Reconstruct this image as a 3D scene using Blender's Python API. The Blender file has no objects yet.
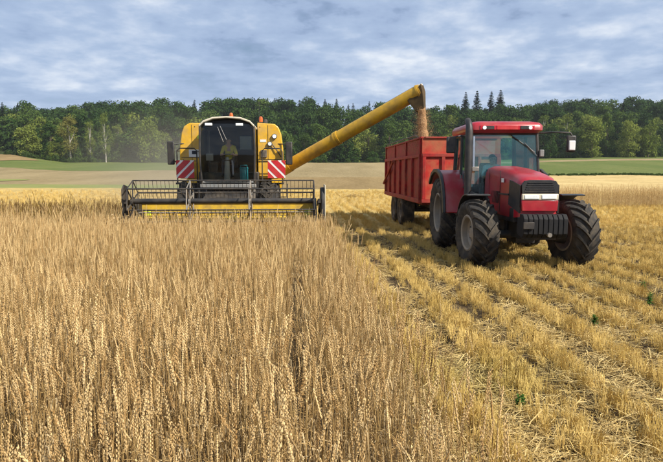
import bpy, bmesh, math, random
import numpy as np
from mathutils import Vector, Matrix, Euler, noise as mnoise

R = math.radians
PI = math.pi
random.seed(7)
rng = np.random.default_rng(11)
scene = bpy.context.scene
COL = scene.collection

# ------------------------------------------------------------------ camera
F_PX, W_PX, H_PX, HORIZON = 530.0, 663.0, 462.0, 172.0
CAM_H = 1.95
PITCH = math.atan((H_PX / 2 - HORIZON) / F_PX)
cam_d = bpy.data.cameras.new('camera')
cam = bpy.data.objects.new('camera', cam_d)
COL.objects.link(cam)
cam.location = (0, 0, CAM_H)
cam.rotation_euler = (PI / 2 - PITCH, 0, 0)
cam_d.sensor_width = 36.0
cam_d.lens = 36.0 * F_PX / W_PX
cam_d.clip_start = 0.05
cam_d.clip_end = 6000
scene.camera = cam

# ------------------------------------------------------------------ sky and sun
SUN_AZ, SUN_EL = R(124), R(40)          # azimuth clockwise from +Y: front right, behind the camera
world = bpy.data.worlds.new('World')
scene.world = world
world.use_nodes = True
wn, wl = world.node_tree.nodes, world.node_tree.links
wn.clear()
w_out = wn.new('ShaderNodeOutputWorld')
w_bg = wn.new('ShaderNodeBackground')
w_bg.inputs['Strength'].default_value = 0.066
sky = wn.new('ShaderNodeTexSky')
sky.sky_type = 'NISHITA'
sky.sun_disc = False
sky.sun_elevation = SUN_EL
sky.sun_rotation = SUN_AZ
sky.air_density = 1.0
sky.dust_density = 0.6
sky.ozone_density = 1.6
w_tc = wn.new('ShaderNodeTexCoord')
w_sep = wn.new('ShaderNodeSeparateXYZ')
wl.new(w_tc.outputs['Generated'], w_sep.inputs[0])


def wmath(op, a, b=None, clamp=False):
    n = wn.new('ShaderNodeMath')
    n.operation = op
    n.use_clamp = clamp
    for i, v in enumerate((a, b)):
        if v is None:
            continue
        if isinstance(v, (int, float)):
            n.inputs[i].default_value = v
        else:
            wl.new(v, n.inputs[i])
    return n.outputs[0]


# cloud layer at a constant height: direction divided by its elevation
zc = wmath('ADD', wmath('MAXIMUM', w_sep.outputs['Z'], 0.0), 0.17)
cx, cy = wmath('DIVIDE', w_sep.outputs['X'], zc), wmath('DIVIDE', w_sep.outputs['Y'], zc)
w_com = wn.new('ShaderNodeCombineXYZ')
wl.new(cx, w_com.inputs[0])
wl.new(cy, w_com.inputs[1])
w_com.inputs[2].default_value = 3.7


def wnoise(scale, detail, rough, dist=0.0):
    n = wn.new('ShaderNodeTexNoise')
    n.inputs['Scale'].default_value = scale
    n.inputs['Detail'].default_value = detail
    n.inputs['Roughness'].default_value = rough
    n.inputs['Distortion'].default_value = dist
    wl.new(w_com.outputs[0], n.inputs['Vector'])
    return n.outputs['Fac']


def wramp(fac, stops):
    n = wn.new('ShaderNodeValToRGB')
    el = n.color_ramp.elements
    el[0].position, el[0].color = stops[0]
    el[1].position, el[1].color = stops[-1]
    for p, c in stops[1:-1]:
        e = el.new(p)
        e.color = c
    wl.new(fac, n.inputs[0])
    return n.outputs[0]


big = wnoise(1.1, 3, 0.5, 0.2)
puff = wnoise(4.0, 9, 0.58, 0.0)
fine = wnoise(11.0, 5, 0.5, 0.0)
body = wmath('ADD', wmath('MULTIPLY', big, 0.50), wmath('ADD', wmath('MULTIPLY', puff, 0.58), wmath('MULTIPLY', fine, 0.17)))
cover = wramp(body, [(0.36, (0, 0, 0, 1)), (0.52, (1, 1, 1, 1))])
cloud_c = wramp(wmath('ADD', wmath('MULTIPLY', big, 0.42), wmath('ADD', wmath('MULTIPLY', puff, 0.45), wmath('MULTIPLY', fine, 0.13))),
                [(0.38, (3.7, 4.9, 7.3, 1)), (0.475, (4.7, 6.0, 8.3, 1)), (0.54, (6.3, 7.4, 9.3, 1)), (0.63, (9.4, 10.0, 10.9, 1))])
w_mix = wn.new('ShaderNodeMixRGB')
wl.new(wmath('MULTIPLY', cover, 0.93), w_mix.inputs[0])
wl.new(sky.outputs[0], w_mix.inputs[1])
wl.new(cloud_c, w_mix.inputs[2])
wl.new(w_mix.outputs[0], w_bg.inputs['Color'])
wl.new(w_bg.outputs[0], w_out.inputs[0])

sun_d = bpy.data.lights.new('sun', 'SUN')
sun_d.energy = 5.0
sun_d.angle = R(0.53)
sun_d.color = (1.0, 0.94, 0.84)
sun = bpy.data.objects.new('sun', sun_d)
COL.objects.link(sun)
to_sun = Vector((math.sin(SUN_AZ) * math.cos(SUN_EL), math.cos(SUN_AZ) * math.cos(SUN_EL), math.sin(SUN_EL)))
sun.rotation_euler = to_sun.to_track_quat('Z', 'Y').to_euler()
sun.location = (30, -20, 40)

vs = scene.view_settings
vs.view_transform = 'Standard'
vs.look = 'None'
vs.exposure = 0.50
vs.gamma = 1.0
vs.use_curve_mapping = False
scene.cycles.max_bounces = 6
scene.cycles.diffuse_bounces = 3
scene.cycles.transparent_max_bounces = 12
scene.cycles.use_adaptive_sampling = True
scene.cycles.adaptive_threshold = 0.02


def px2x(px, D):
    """world X of photo column px at ground distance D (pixel direction only, D comes from the ground)"""
    return (px - W_PX / 2) / F_PX * D


# ------------------------------------------------------------------ materials
MATS = {}


def mat(name, c, rough=0.6, metal=0.0, var=0.12, scale=6.0, bump=0.0, dirt=None, dirt_amt=0.0, dirt_scale=3.0,
        coat=0.0, spec=0.5):
    """principled surface whose colour wanders with object-space noise; dirt = second colour in noise patches"""
    if name in MATS:
        return MATS[name]
    m = bpy.data.materials.new(name)
    m.use_nodes = True
    nt = m.node_tree
    n, l = nt.nodes, nt.links
    b = n['Principled BSDF']
    b.inputs['Roughness'].default_value = rough
    b.inputs['Metallic'].default_value = metal
    b.inputs['Coat Weight'].default_value = coat
    b.inputs['Coat Roughness'].default_value = 0.15
    b.inputs['Specular IOR Level'].default_value = spec
    tc = n.new('ShaderNodeTexCoord')
    no = n.new('ShaderNodeTexNoise')
    no.inputs['Scale'].default_value = scale
    no.inputs['Detail'].default_value = 5
    l.new(tc.outputs['Object'], no.inputs['Vector'])
    ra = n.new('ShaderNodeValToRGB')
    lo = [max(0, v * (1 - var)) for v in c]
    hi = [min(1, v * (1 + var)) for v in c]
    ra.color_ramp.elements[0].position = 0.3
    ra.color_ramp.elements[1].position = 0.7
    ra.color_ramp.elements[0].color = (*lo, 1)
    ra.color_ramp.elements[1].color = (*hi, 1)
    l.new(no.outputs['Fac'], ra.inputs[0])
    col = ra.outputs[0]
    if dirt is not None:
        n2 = n.new('ShaderNodeTexNoise')
        n2.inputs['Scale'].default_value = dirt_scale
        n2.inputs['Detail'].default_value = 7
        n2.inputs['Roughness'].default_value = 0.65
        l.new(tc.outputs['Object'], n2.inputs['Vector'])
        r2 = n.new('ShaderNodeValToRGB')
        r2.color_ramp.elements[0].position = 0.42
        r2.color_ramp.elements[1].position = 0.70
        r2.color_ramp.elements[0].color = (0, 0, 0, 1)
        r2.color_ramp.elements[1].color = (dirt_amt,) * 3 + (1,)
        l.new(n2.outputs['Fac'], r2.inputs[0])
        mx = n.new('ShaderNodeMixRGB')
        l.new(r2.outputs[0], mx.inputs[0])
        l.new(col, mx.inputs[1])
        mx.inputs[2].default_value = (*dirt, 1)
        col = mx.outputs[0]
        ro = n.new('ShaderNodeMapRange')
        ro.inputs['To Min'].default_value = rough
        ro.inputs['To Max'].default_value = min(1, rough + 0.4)
        l.new(r2.outputs[0], ro.inputs[0])
        l.new(ro.outputs[0], b.inputs['Roughness'])
    l.new(col, b.inputs['Base Color'])
    if bump:
        bp = n.new('ShaderNodeBump')
        bp.inputs['Strength'].default_value = bump
        bp.inputs['Distance'].default_value = 0.02
        l.new(no.outputs['Fac'], bp.inputs['Height'])
        l.new(bp.outputs[0], b.inputs['Normal'])
    MATS[name] = m
    return m


DUST = (0.36, 0.27, 0.16)
mat('tractor_red', (0.34, 0.007, 0.017), 0.35, coat=0.3, dirt=DUST, dirt_amt=0.20, dirt_scale=2.2)
mat('trailer_red', (0.29, 0.016, 0.014), 0.6, var=0.3, spec=0.25, dirt=(0.24, 0.13, 0.075), dirt_amt=0.6, dirt_scale=2.3)
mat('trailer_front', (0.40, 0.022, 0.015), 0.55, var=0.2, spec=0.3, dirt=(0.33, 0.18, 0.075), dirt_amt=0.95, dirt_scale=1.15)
mat('combine_yellow', (0.68, 0.37, 0.010), 0.42, coat=0.15, var=.16, dirt=DUST, dirt_amt=0.50, dirt_scale=2.6)
mat('auger_yellow', (0.56, 0.32, 0.012), 0.5, coat=0.05, dirt=(0.20, 0.13, 0.05), dirt_amt=0.65, dirt_scale=2.6)
mat('trough_yellow', (0.62, 0.40, 0.03), 0.5, dirt=(0.22, 0.15, 0.07), dirt_amt=0.8, dirt_scale=3.5)
mat('cream', (0.62, 0.56, 0.42), 0.45, dirt=DUST, dirt_amt=0.3)
mat('black_plastic', (0.014, 0.014, 0.015), 0.5, dirt=DUST, dirt_amt=0.12)
mat('dark_steel', (0.026, 0.024, 0.023), 0.55, metal=0.2, dirt=DUST, dirt_amt=0.20)
mat('worn_steel', (0.30, 0.27, 0.23), 0.45, metal=0.6, dirt=DUST, dirt_amt=0.5)
mat('chrome', (0.6, 0.6, 0.6), 0.25, metal=1.0)
mat('rubber', (0.024, 0.022, 0.020), 0.8, dirt=(0.20, 0.155, 0.10), dirt_amt=0.40, dirt_scale=5.0, bump=0.2, spec=0.3)
mat('rubber_dusty', (0.035, 0.030, 0.025), 0.85, dirt=(0.26, 0.20, 0.13), dirt_amt=0.6, dirt_scale=4.0, bump=0.2, spec=0.25)
mat('rim_grey', (0.26, 0.23, 0.19), 0.55, metal=0.2, dirt=DUST, dirt_amt=0.6)
mat('rim_dark', (0.09, 0.075, 0.06), 0.6, dirt=DUST, dirt_amt=0.5)
mat('cab_interior', (0.022, 0.022, 0.024), 0.8)
mat('seat_cloth', (0.03, 0.03, 0.035), 0.9)
mat('grey_plastic', (0.20, 0.20, 0.19), 0.6, dirt=DUST, dirt_amt=0.3)
mat('white_paint', (0.78, 0.77, 0.73), 0.4, dirt=DUST, dirt_amt=0.25)
mat('sign_red', (0.50, 0.015, 0.02), 0.4, dirt=DUST, dirt_amt=0.15)
mat('lamp_white', (0.80, 0.82, 0.80), 0.12, spec=0.8)
mat('lamp_orange', (0.50, 0.11, 0.02), 0.3)
mat('lamp_red', (0.45, 0.01, 0.02), 0.25)
mat('spout_rubber', (0.060, 0.040, 0.018), 0.75, dirt=(0.25, 0.15, 0.05), dirt_amt=0.3, spec=.25)
mat('cast_iron', (0.009, 0.009, 0.010), 0.7, spec=0.25, dirt=DUST, dirt_amt=0.04)
mat('teal', (0.02, 0.22, 0.25), 0.4)
mat('lime', (0.62, 0.72, 0.05), 0.5)
mat('mirror_glass', (0.85, 0.87, 0.9), 0.05, metal=1.0)
mat('skin', (0.50, 0.27, 0.18), 0.6)
mat('hair', (0.05, 0.03, 0.02), 0.8)
mat('shirt_yellow', (0.70, 0.52, 0.02), 0.85)
mat('shirt_pale', (0.42, 0.50, 0.52), 0.85)
mat('trousers', (0.03, 0.035, 0.05), 0.9)
mat('trousers_hivis', (0.30, 0.42, 0.06), 0.85)
mat('shoe', (0.02, 0.018, 0.015), 0.7)
mat('grain', (0.38, 0.215, 0.095), 0.85, var=0.3, scale=30, bump=0.6)
mat('bark', (0.10, 0.075, 0.05), 0.9, var=0.3, scale=3)
mat('birch_bark', (0.33, 0.30, 0.25), 0.8, var=0.3, scale=1.5)


def glass_mat(name, tint, gloss=1.0, dust=.10, gcol=(1, 1, 1)):
    m = bpy.data.materials.new(name)
    m.use_nodes = True
    n, l = m.node_tree.nodes, m.node_tree.links
    n.clear()
    o = n.new('ShaderNodeOutputMaterial')
    tr = n.new('ShaderNodeBsdfTransparent')
    gl = n.new('ShaderNodeBsdfGlossy')
    gl.inputs['Roughness'].default_value = 0.03
    gl.inputs['Color'].default_value = (*gcol, 1)
    tr.inputs['Color'].default_value = (*tint, 1)
    fr = n.new('ShaderNodeFresnel')
    fr.inputs['IOR'].default_value = 1.5
    tc = n.new('ShaderNodeTexCoord')
    no = n.new('ShaderNodeTexNoise')
    no.inputs['Scale'].default_value = 3.0
    no.inputs['Detail'].default_value = 6
    l.new(tc.outputs['Object'], no.inputs['Vector'])
    # a thin film of field dust on the pane
    df = n.new('ShaderNodeBsdfDiffuse')
    df.inputs['Color'].default_value = (0.42, 0.40, 0.34, 1)
    dm = n.new('ShaderNodeMapRange')
    dm.inputs['From Min'].default_value = 0.35
    dm.inputs['From Max'].default_value = 0.75
    dm.inputs['To Max'].default_value = dust
    l.new(no.outputs['Fac'], dm.inputs[0])
    mu = n.new('ShaderNodeMath')
    mu.operation = 'MULTIPLY'
    mu.inputs[1].default_value = gloss
    l.new(fr.outputs[0], mu.inputs[0])
    m1 = n.new('ShaderNodeMixShader')
    l.new(mu.outputs[0], m1.inputs[0])
    l.new(tr.outputs[0], m1.inputs[1])
    l.new(gl.outputs[0], m1.inputs[2])
    m2 = n.new('ShaderNodeMixShader')
    l.new(dm.outputs[0], m2.inputs[0])
    l.new(m1.outputs[0], m2.inputs[1])
    l.new(df.outputs[0], m2.inputs[2])
    l.new(m2.outputs[0], o.inputs[0])
    MATS[name] = m
    return m


glass_mat('cab_glass', (0.72, 0.78, 0.76), 0.9, .012)
glass_mat('tractor_glass', (0.80, 0.95, 0.94), 1.7, .04, (.62, .95, .95))


def plant_mat(name, lo, hi, trans=0.3, rough=0.7, tint=None, height=None):
    """leaf or straw: diffuse + translucent; colour varies per instance and, if asked, blends to a tint by the instance's own tint value"""
    m = bpy.data.materials.new(name)
    m.use_nodes = True
    n, l = m.node_tree.nodes, m.node_tree.links
    n.clear()
    o = n.new('ShaderNodeOutputMaterial')
    oi = n.new('ShaderNodeObjectInfo')
    ge = n.new('ShaderNodeNewGeometry')
    ra = n.new('ShaderNodeValToRGB')
    ra.color_ramp.elements[0].color = (*lo, 1)
    ra.color_ramp.elements[1].color = (*hi, 1)
    ad = n.new('ShaderNodeMath')
    ad.operation = 'ADD'
    m1 = n.new('ShaderNodeMath')
    m1.operation = 'MULTIPLY'
    m1.inputs[1].default_value = 0.62
    m2 = n.new('ShaderNodeMath')
    m2.operation = 'MULTIPLY'
    m2.inputs[1].default_value = 0.38
    l.new(oi.outputs['Random'], m1.inputs[0])
    l.new(ge.outputs['Random Per Island'], m2.inputs[0])
    l.new(m1.outputs[0], ad.inputs[0])
    l.new(m2.outputs[0], ad.inputs[1])
    l.new(ad.outputs[0], ra.inputs[0])
    col = ra.outputs[0]
    if tint is not None:
        at = n.new('ShaderNodeAttribute')
        at.attribute_type = 'INSTANCER'
        at.attribute_name = 'tint'
        mx = n.new('ShaderNodeMixRGB')
        l.new(at.outputs['Fac'], mx.inputs[0])
        l.new(col, mx.inputs[1])
        mx.inputs[2].default_value = (*tint, 1)
        col = mx.outputs[0]
    d = n.new('ShaderNodeBsdfDiffuse')
    t = n.new('ShaderNodeBsdfTranslucent')
    l.new(col, d.inputs['Color'])
    l.new(col, t.inputs['Color'])
    ms = n.new('ShaderNodeMixShader')
    ms.inputs[0].default_value = trans
    l.new(d.outputs[0], ms.inputs[1])
    l.new(t.outputs[0], ms.inputs[2])
    l.new(ms.outputs[0], o.inputs[0])
    MATS[name] = m
    return m


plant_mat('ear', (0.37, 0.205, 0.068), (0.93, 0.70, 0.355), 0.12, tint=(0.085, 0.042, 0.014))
plant_mat('stem', (0.16, 0.082, 0.026), (0.60, 0.41, 0.17), 0.10, tint=(0.09, 0.06, 0.02))
plant_mat('dry_leaf', (0.42, 0.28, 0.12), (0.80, 0.63, 0.37), 0.3, tint=(0.10, 0.085, 0.02))
plant_mat('stubble_straw', (0.50, 0.335, 0.085), (0.86, 0.65, 0.25), 0.2, tint=(0.36, 0.36, 0.09))
plant_mat('litter_straw', (0.46, 0.31, 0.10), (0.84, 0.66, 0.32), 0.2, tint=(0.28, 0.30, 0.06))
plant_mat('weed_leaf', (0.05, 0.11, 0.02), (0.12, 0.22, 0.05), 0.35)
plant_mat('leaf_dark', (0.016, 0.040, 0.012), (0.062, 0.105, 0.028), 0.25)
plant_mat('leaf_mid', (0.028, 0.064, 0.016), (0.115, 0.165, 0.038), 0.3)
plant_mat('leaf_olive', (0.095, 0.140, 0.026), (0.24, 0.27, 0.060), 0.35)
plant_mat('leaf_yellow', (0.15, 0.15, 0.035), (0.26, 0.22, 0.07), 0.3)
plant_mat('needle', (0.010, 0.026, 0.012), (0.030, 0.055, 0.022), 0.1)


def ground_mat(name, stops, scale=2.0, stretch=(1, 1, 1), bump=0.5, fine=18.0, rot=0.0):
    """field soil or far crop: two noises through a colour ramp, stretched along the drilling direction"""
    m = bpy.data.materials.new(name)
    m.use_nodes = True
    n, l = m.node_tree.nodes, m.node_tree.links
    b = n['Principled BSDF']
    b.inputs['Roughness'].default_value = 0.95
    b.inputs['Specular IOR Level'].default_value = 0.1
    ge = n.new('ShaderNodeNewGeometry')
    mp = n.new('ShaderNodeMapping')
    mp.inputs['Scale'].default_value = stretch
    mp.inputs['Rotation'].default_value = (0, 0, rot)
    l.new(ge.outputs['Position'], mp.inputs['Vector'])
    a = n.new('ShaderNodeTexNoise')
    a.inputs['Scale'].default_value = scale
    a.inputs['Detail'].default_value = 8
    a.inputs['Roughness'].default_value = 0.65
    l.new(mp.outputs[0], a.inputs['Vector'])
    f = n.new('ShaderNodeTexNoise')
    f.inputs['Scale'].default_value = fine
    f.inputs['Detail'].default_value = 6
    l.new(mp.outputs[0], f.inputs['Vector'])
    mx = n.new('ShaderNodeMath')
    mx.operation = 'MULTIPLY_ADD'
    mx.inputs[1].default_value = 0.6
    l.new(a.outputs['Fac'], mx.inputs[0])
    m2 = n.new('ShaderNodeMath')
    m2.operation = 'MULTIPLY'
    m2.inputs[1].default_value = 0.4
    l.new(f.outputs['Fac'], m2.inputs[0])
    l.new(m2.outputs[0], mx.inputs[2])
    r = n.new('ShaderNodeValToRGB')
    r.color_ramp.elements[0].position = 0.33
    r.color_ramp.elements[1].position = 0.67
    r.color_ramp.elements[0].color = (*stops[0], 1)
    r.color_ramp.elements[1].color = (*stops[-1], 1)
    for i, s in enumerate(stops[1:-1]):
        e = r.color_ramp.elements.new(0.33 + 0.34 * (i + 1) / (len(stops) - 1))
        e.color = (*s, 1)
    l.new(mx.outputs[0], r.inputs[0])
    l.new(r.outputs[0], b.inputs['Base Color'])
    bp = n.new('ShaderNodeBump')
    bp.inputs['Strength'].default_value = bump
    bp.inputs['Distance'].default_value = 0.05
    l.new(mx.outputs[0], bp.inputs['Height'])
    l.new(bp.outputs[0], b.inputs['Normal'])
    MATS[name] = m
    return m


ROWROT = 0.065
ground_mat('soil', [(0.035, 0.024, 0.014), (0.09, 0.06, 0.03), (0.20, 0.14, 0.06)], 3.0, (1.6, 0.5, 1), 0.8, 30, -ROWROT)
ground_mat('stubble_far', [(0.30, 0.20, 0.065), (0.45, 0.32, 0.11), (0.58, 0.43, 0.17)], 1.2, (1.6, 0.35, 1), 0.7, 9, -ROWROT)
ground_mat('brown_field', [(0.17, 0.115, 0.045), (0.24, 0.165, 0.07), (0.31, 0.22, 0.10)], 0.2, (1, 0.2, 1), 0.5, 3.0)
ground_mat('tan_field', [(0.18, 0.135, 0.06), (0.27, 0.205, 0.10), (0.35, 0.27, 0.14)], 0.10, (1, 0.2, 1), 0.5, 3.0)
ground_mat('meadow', [(0.075, 0.105, 0.022), (0.11, 0.135, 0.032), (0.16, 0.165, 0.05)], 0.12, (1, 0.2, 1), 0.5, 3.0)
ground_mat('wheat_far', [(0.36, 0.26, 0.10), (0.50, 0.36, 0.15), (0.60, 0.45, 0.20)], 0.5, (0.5, 1, 1), 0.5, 4)
ground_mat('green_strip', [(0.17, 0.19, 0.05), (0.22, 0.23, 0.07), (0.27, 0.26, 0.09)], 0.5, (0.4, 1, 1), 0.4, 3)
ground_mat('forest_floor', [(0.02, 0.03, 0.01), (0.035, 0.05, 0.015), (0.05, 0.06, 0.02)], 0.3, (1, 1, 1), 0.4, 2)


# ------------------------------------------------------------------ mesh helpers
class MB:
    def __init__(s):
        s.v, s.f, s.m = [], [], []
        s.mi = 0

    def add(s, vs, fs):
        o = len(s.v)
        s.v += [tuple(v) for v in vs]
        s.f += [tuple(i + o for i in f) for f in fs]
        s.m += [s.mi] * len(fs)
        return s

    def hexa(s, p):
        """8 corners: 4 bottom ring, 4 top ring"""
        return s.add(p, [(0, 3, 2, 1), (4, 5, 6, 7), (0, 1, 5, 4), (1, 2, 6, 5), (2, 3, 7, 6), (3, 0, 4, 7)])

    def box(s, c, d, rot=None):
        hx, hy, hz = d[0] / 2, d[1] / 2, d[2] / 2
        pts = [Vector(q) for q in ((-hx, -hy, -hz), (hx, -hy, -hz), (hx, hy, -hz), (-hx, hy, -hz),
                                   (-hx, -hy, hz), (hx, -hy, hz), (hx, hy, hz), (-hx, hy, hz))]
        M = Euler(rot).to_matrix() if rot else Matrix.Identity(3)
        return s.hexa([M @ p + Vector(c) for p in pts])

    def bounds(s, x0, x1, y0, y1, z0, z1):
        return s.box(((x0 + x1) / 2, (y0 + y1) / 2, (z0 + z1) / 2), (x1 - x0, y1 - y0, z1 - z0))

    def tube(s, pts, r, n=8, caps=True):
        pts = [Vector(p) for p in pts]
        rs = r if isinstance(r, (list, tuple)) else [r] * len(pts)
        up = None
        rings = []
        for i, p in enumerate(pts):
            t = (pts[min(i + 1, len(pts) - 1)] - pts[max(i - 1, 0)]).normalized()
            if up is None:
                a = Vector((0, 0, 1)) if abs(t.z) < 0.9 else Vector((1, 0, 0))
                up = t.cross(a).normalized()
            up = (up - t * up.dot(t)).normalized()
            w = t.cross(up)
            rings.append([p + (up * math.cos(2 * PI * k / n) + w * math.sin(2 * PI * k / n)) * rs[i] for k in range(n)])
        vs = [v for ring in rings for v in ring]
        fs = []
        for i in range(len(pts) - 1):
            for k in range(n):
                a, b = i * n + k, i * n + (k + 1) % n
                fs.append((a, b, b + n, a + n))
        if caps:
            fs.append(tuple(range(n - 1, -1, -1)))
            fs.append(tuple((len(pts) - 1) * n + k for k in range(n)))
        return s.add(vs, fs)

    def cyl(s, p0, p1, r0, r1=None, n=16):
        return s.tube([p0, p1], [r0, r0 if r1 is None else r1], n)

    def prism(s, poly, plane, a, b):
        """polygon in plane 'xz', 'yz' or 'xy' extruded from a to b along the third axis"""
        def P(u, v, w):
            return {'xz': (u, w, v), 'yz': (w, u, v), 'xy': (u, v, w)}[plane]
        n = len(poly)
        vs = [P(u, v, a) for u, v in poly] + [P(u, v, b) for u, v in poly]
        fs = [tuple(range(n)), tuple(range(2 * n - 1, n - 1, -1))]
        fs += [(i, (i + 1) % n, n + (i + 1) % n, n + i) for i in range(n)]
        return s.add(vs, fs)

    def lathe(s, prof, n=32, c=(0, 0, 0), axis='x', close=False):
        """profile of (radius, offset along the axis)"""
        vs, fs = [], []
        for k in range(n):
            a = 2 * PI * k / n
            for r, x in prof:
                u, w = r * math.cos(a), r * math.sin(a)
                p = {'x': (x, u, w), 'z': (u, w, x), 'y': (u, x, w)}[axis]
                vs.append((p[0] + c[0], p[1] + c[1], p[2] + c[2]))
        m = len(prof)
        for k in range(n):
            k2 = (k + 1) % n
            for i in range(m - 1 + (1 if close else 0)):
                i2 = (i + 1) % m
                fs.append((k * m + i, k * m + i2, k2 * m + i2, k2 * m + i))
        return s.add(vs, fs)

    def ball(s, c, r, nu=14, nv=9):
        rr = r if isinstance(r, (list, tuple)) else (r, r, r)
        vs = [(c[0], c[1], c[2] - rr[2])]
        for j in range(1, nv):
            t = -PI / 2 + PI * j / nv
            for i in range(nu):
                a = 2 * PI * i / nu
                vs.append((c[0] + rr[0] * math.cos(t) * math.cos(a), c[1] + rr[1] * math.cos(t) * math.sin(a), c[2] + rr[2] * math.sin(t)))
        vs.append((c[0], c[1], c[2] + rr[2]))
        fs = []
        for i in range(nu):
            fs.append((0, 1 + (i + 1) % nu, 1 + i))
            fs.append((len(vs) - 1, 1 + (nv - 2) * nu + i, 1 + (nv - 2) * nu + (i + 1) % nu))
        for j in range(nv - 2):
            for i in range(nu):
                a, b = 1 + j * nu + i, 1 + j * nu + (i + 1) % nu
                fs.append((a, b, b + nu, a + nu))
        return s.add(vs, fs)

    def mesh(s, name, mats, smooth=True, fix=True, angle=35):
        me = bpy.data.meshes.new(name)
        me.from_pydata(s.v, [], s.f)
        for m in (mats if isinstance(mats, (list, tuple)) else [mats]):
            me.materials.append(MATS[m])
        if s.m and max(s.m):
            me.polygons.foreach_set('material_index', s.m)
        if fix:
            b = bmesh.new()
            b.from_mesh(me)
            bmesh.ops.recalc_face_normals(b, faces=b.faces)
            b.to_mesh(me)
            b.free()
        if smooth:
            me.shade_smooth()
            me.set_sharp_from_angle(angle=R(angle))
        me.update()
        return me

    def build(s, name, mats, parent=None, bevel=0.0, **kw):
        o = link(name, s.mesh(name, mats, **kw), parent)
        if bevel:
            bv = o.modifiers.new('bevel', 'BEVEL')
            bv.width = bevel
            bv.segments = 2
            bv.limit_method = 'ANGLE'
            bv.angle_limit = R(40)
        return o


def link(name, data, parent=None, loc=None, rot=None):
    o = bpy.data.objects.new(name, data)
    COL.objects.link(o)
    if parent:
        o.parent = parent
    if loc:
        o.location = loc
    if rot:
        o.rotation_euler = rot
    return o


def tag(o, label=None, cat=None, group=None, kind=None):
    for k, v in (('label', label), ('category', cat), ('group', group), ('kind', kind)):
        if v:
            o[k] = v
    return o


def thing(name, label, cat, loc=(0, 0, 0), rz=0.0, group=None):
    return tag(link(name, None, None, loc, (0, 0, rz)), label, cat, group)


def part(name, parent, loc=None, rot=None):
    return link(name, None, parent, loc, rot)


# ------------------------------------------------------------------ terrain
_zt = np.array([(-400, 0), (0, 0), (30, 0), (50, .22), (75, .80), (105, 1.95), (150, 3.9), (175, 5.2), (230, 11), (300, 19),
                (450, 32), (700, 38), (1500, 38), (4000, 38)], float)
_yy = np.arange(-400, 4000, 2.0)
_zz = np.interp(_yy, _zt[:, 0], _zt[:, 1])
_k = np.exp(-0.5 * (np.arange(-12, 13) / 4.5) ** 2)
_zz = np.convolve(np.pad(_zz, 12, 'edge'), _k / _k.sum(), 'valid')
_zz[_yy < 24] = 0


def tz(x, y):
    x, y = np.asarray(x, float), np.asarray(y, float)
    z = np.interp(y, _yy, _zz)
    k = x / np.maximum(y, 20)
    far = np.clip((y - 60) / 90, 0, 1)
    z = z + far * 1.7 * np.clip((k - .15) / .35, 0, 1)
    z = z + far * 2.4 * np.clip((-k - .50) / .10, 0, 1) * np.clip((y - 90) / 60, 0, 1)
    return z


def sheet(name, X, Y, Z, m, kind='structure', label=None):
    """grid surface from 2-D coordinate arrays"""
    h, w = X.shape
    vs = np.stack([X, Y, Z], -1).reshape(-1, 3)
    i = np.arange(h * w).reshape(h, w)
    fs = np.stack([i[:-1, :-1], i[:-1, 1:], i[1:, 1:], i[1:, :-1]], -1).reshape(-1, 4)
    me = bpy.data.meshes.new(name)
    me.from_pydata(vs.tolist(), [], fs.tolist())
    me.materials.append(MATS[m])
    me.shade_smooth()
    o = link(name, me)
    return tag(o, label, None, None, kind)


def row_u(x, y):
    """coordinate across the drilling rows, which run along (-0.065, 1)"""
    return x + ROWROT * y


EDGE_U = 0.86                         # the standing crop ends here
TRACKS = [(1.64, .18), (3.00, .18), (5.04, .18), (6.40, .18)]   # wheel tracks through the stubble


def track_amt(u):
    a = 0.0
    for c, w in TRACKS:
        a = max(a, math.exp(-((u - c) / w) ** 2 * 1.6))
    return a


# one base sheet out to the horizon, then the fields laid on it
gx = np.concatenate([-np.geomspace(4000, 80, 24), np.linspace(-72, 72, 37), np.geomspace(80, 4000, 24)])
gy = np.concatenate([np.linspace(-300, -20, 8), np.linspace(0, 320, 81), np.geomspace(340, 3900, 24)])
GX, GY = np.meshgrid(gx, gy)
sheet('ground', GX, GY, tz(GX, GY) - 0.9, 'soil')

nx = np.concatenate([np.linspace(-72, -13, 30), np.arange(-12.6, 14.6, .16), np.linspace(15, 72, 30)])
ny = np.concatenate([np.linspace(-40, 0, 14), np.arange(.4, 24, .16), np.linspace(24.5, 48, 30)])
NX, NY = np.meshgrid(nx, ny)
NZ = tz(NX, NY)
jit = np.zeros_like(NZ)
for j in range(NX.shape[0]):
    for i in range(NX.shape[1]):
        x, y = NX[j, i], NY[j, i]
        if 0 < y < 24 and abs(x) < 15:
            a = mnoise.noise((x * 2.2, y * 1.6, 0)) * .018 + mnoise.noise((x * .5, y * .4, 5)) * .012
            u = row_u(x, y)
            if u > EDGE_U:
                a += .03 * math.cos((u - 1.98) * 2 * PI / .68) - .02 * track_amt(u)
            jit[j, i] = a
rs_ = int(np.searchsorted(ny, 18.2))
sheet('field_soil', NX[:rs_ + 1], NY[:rs_ + 1], (NZ + jit)[:rs_ + 1], 'soil')
sheet('stubble_field', NX[rs_:], NY[rs_:], (NZ + jit)[rs_:], 'stubble_far')

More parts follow.
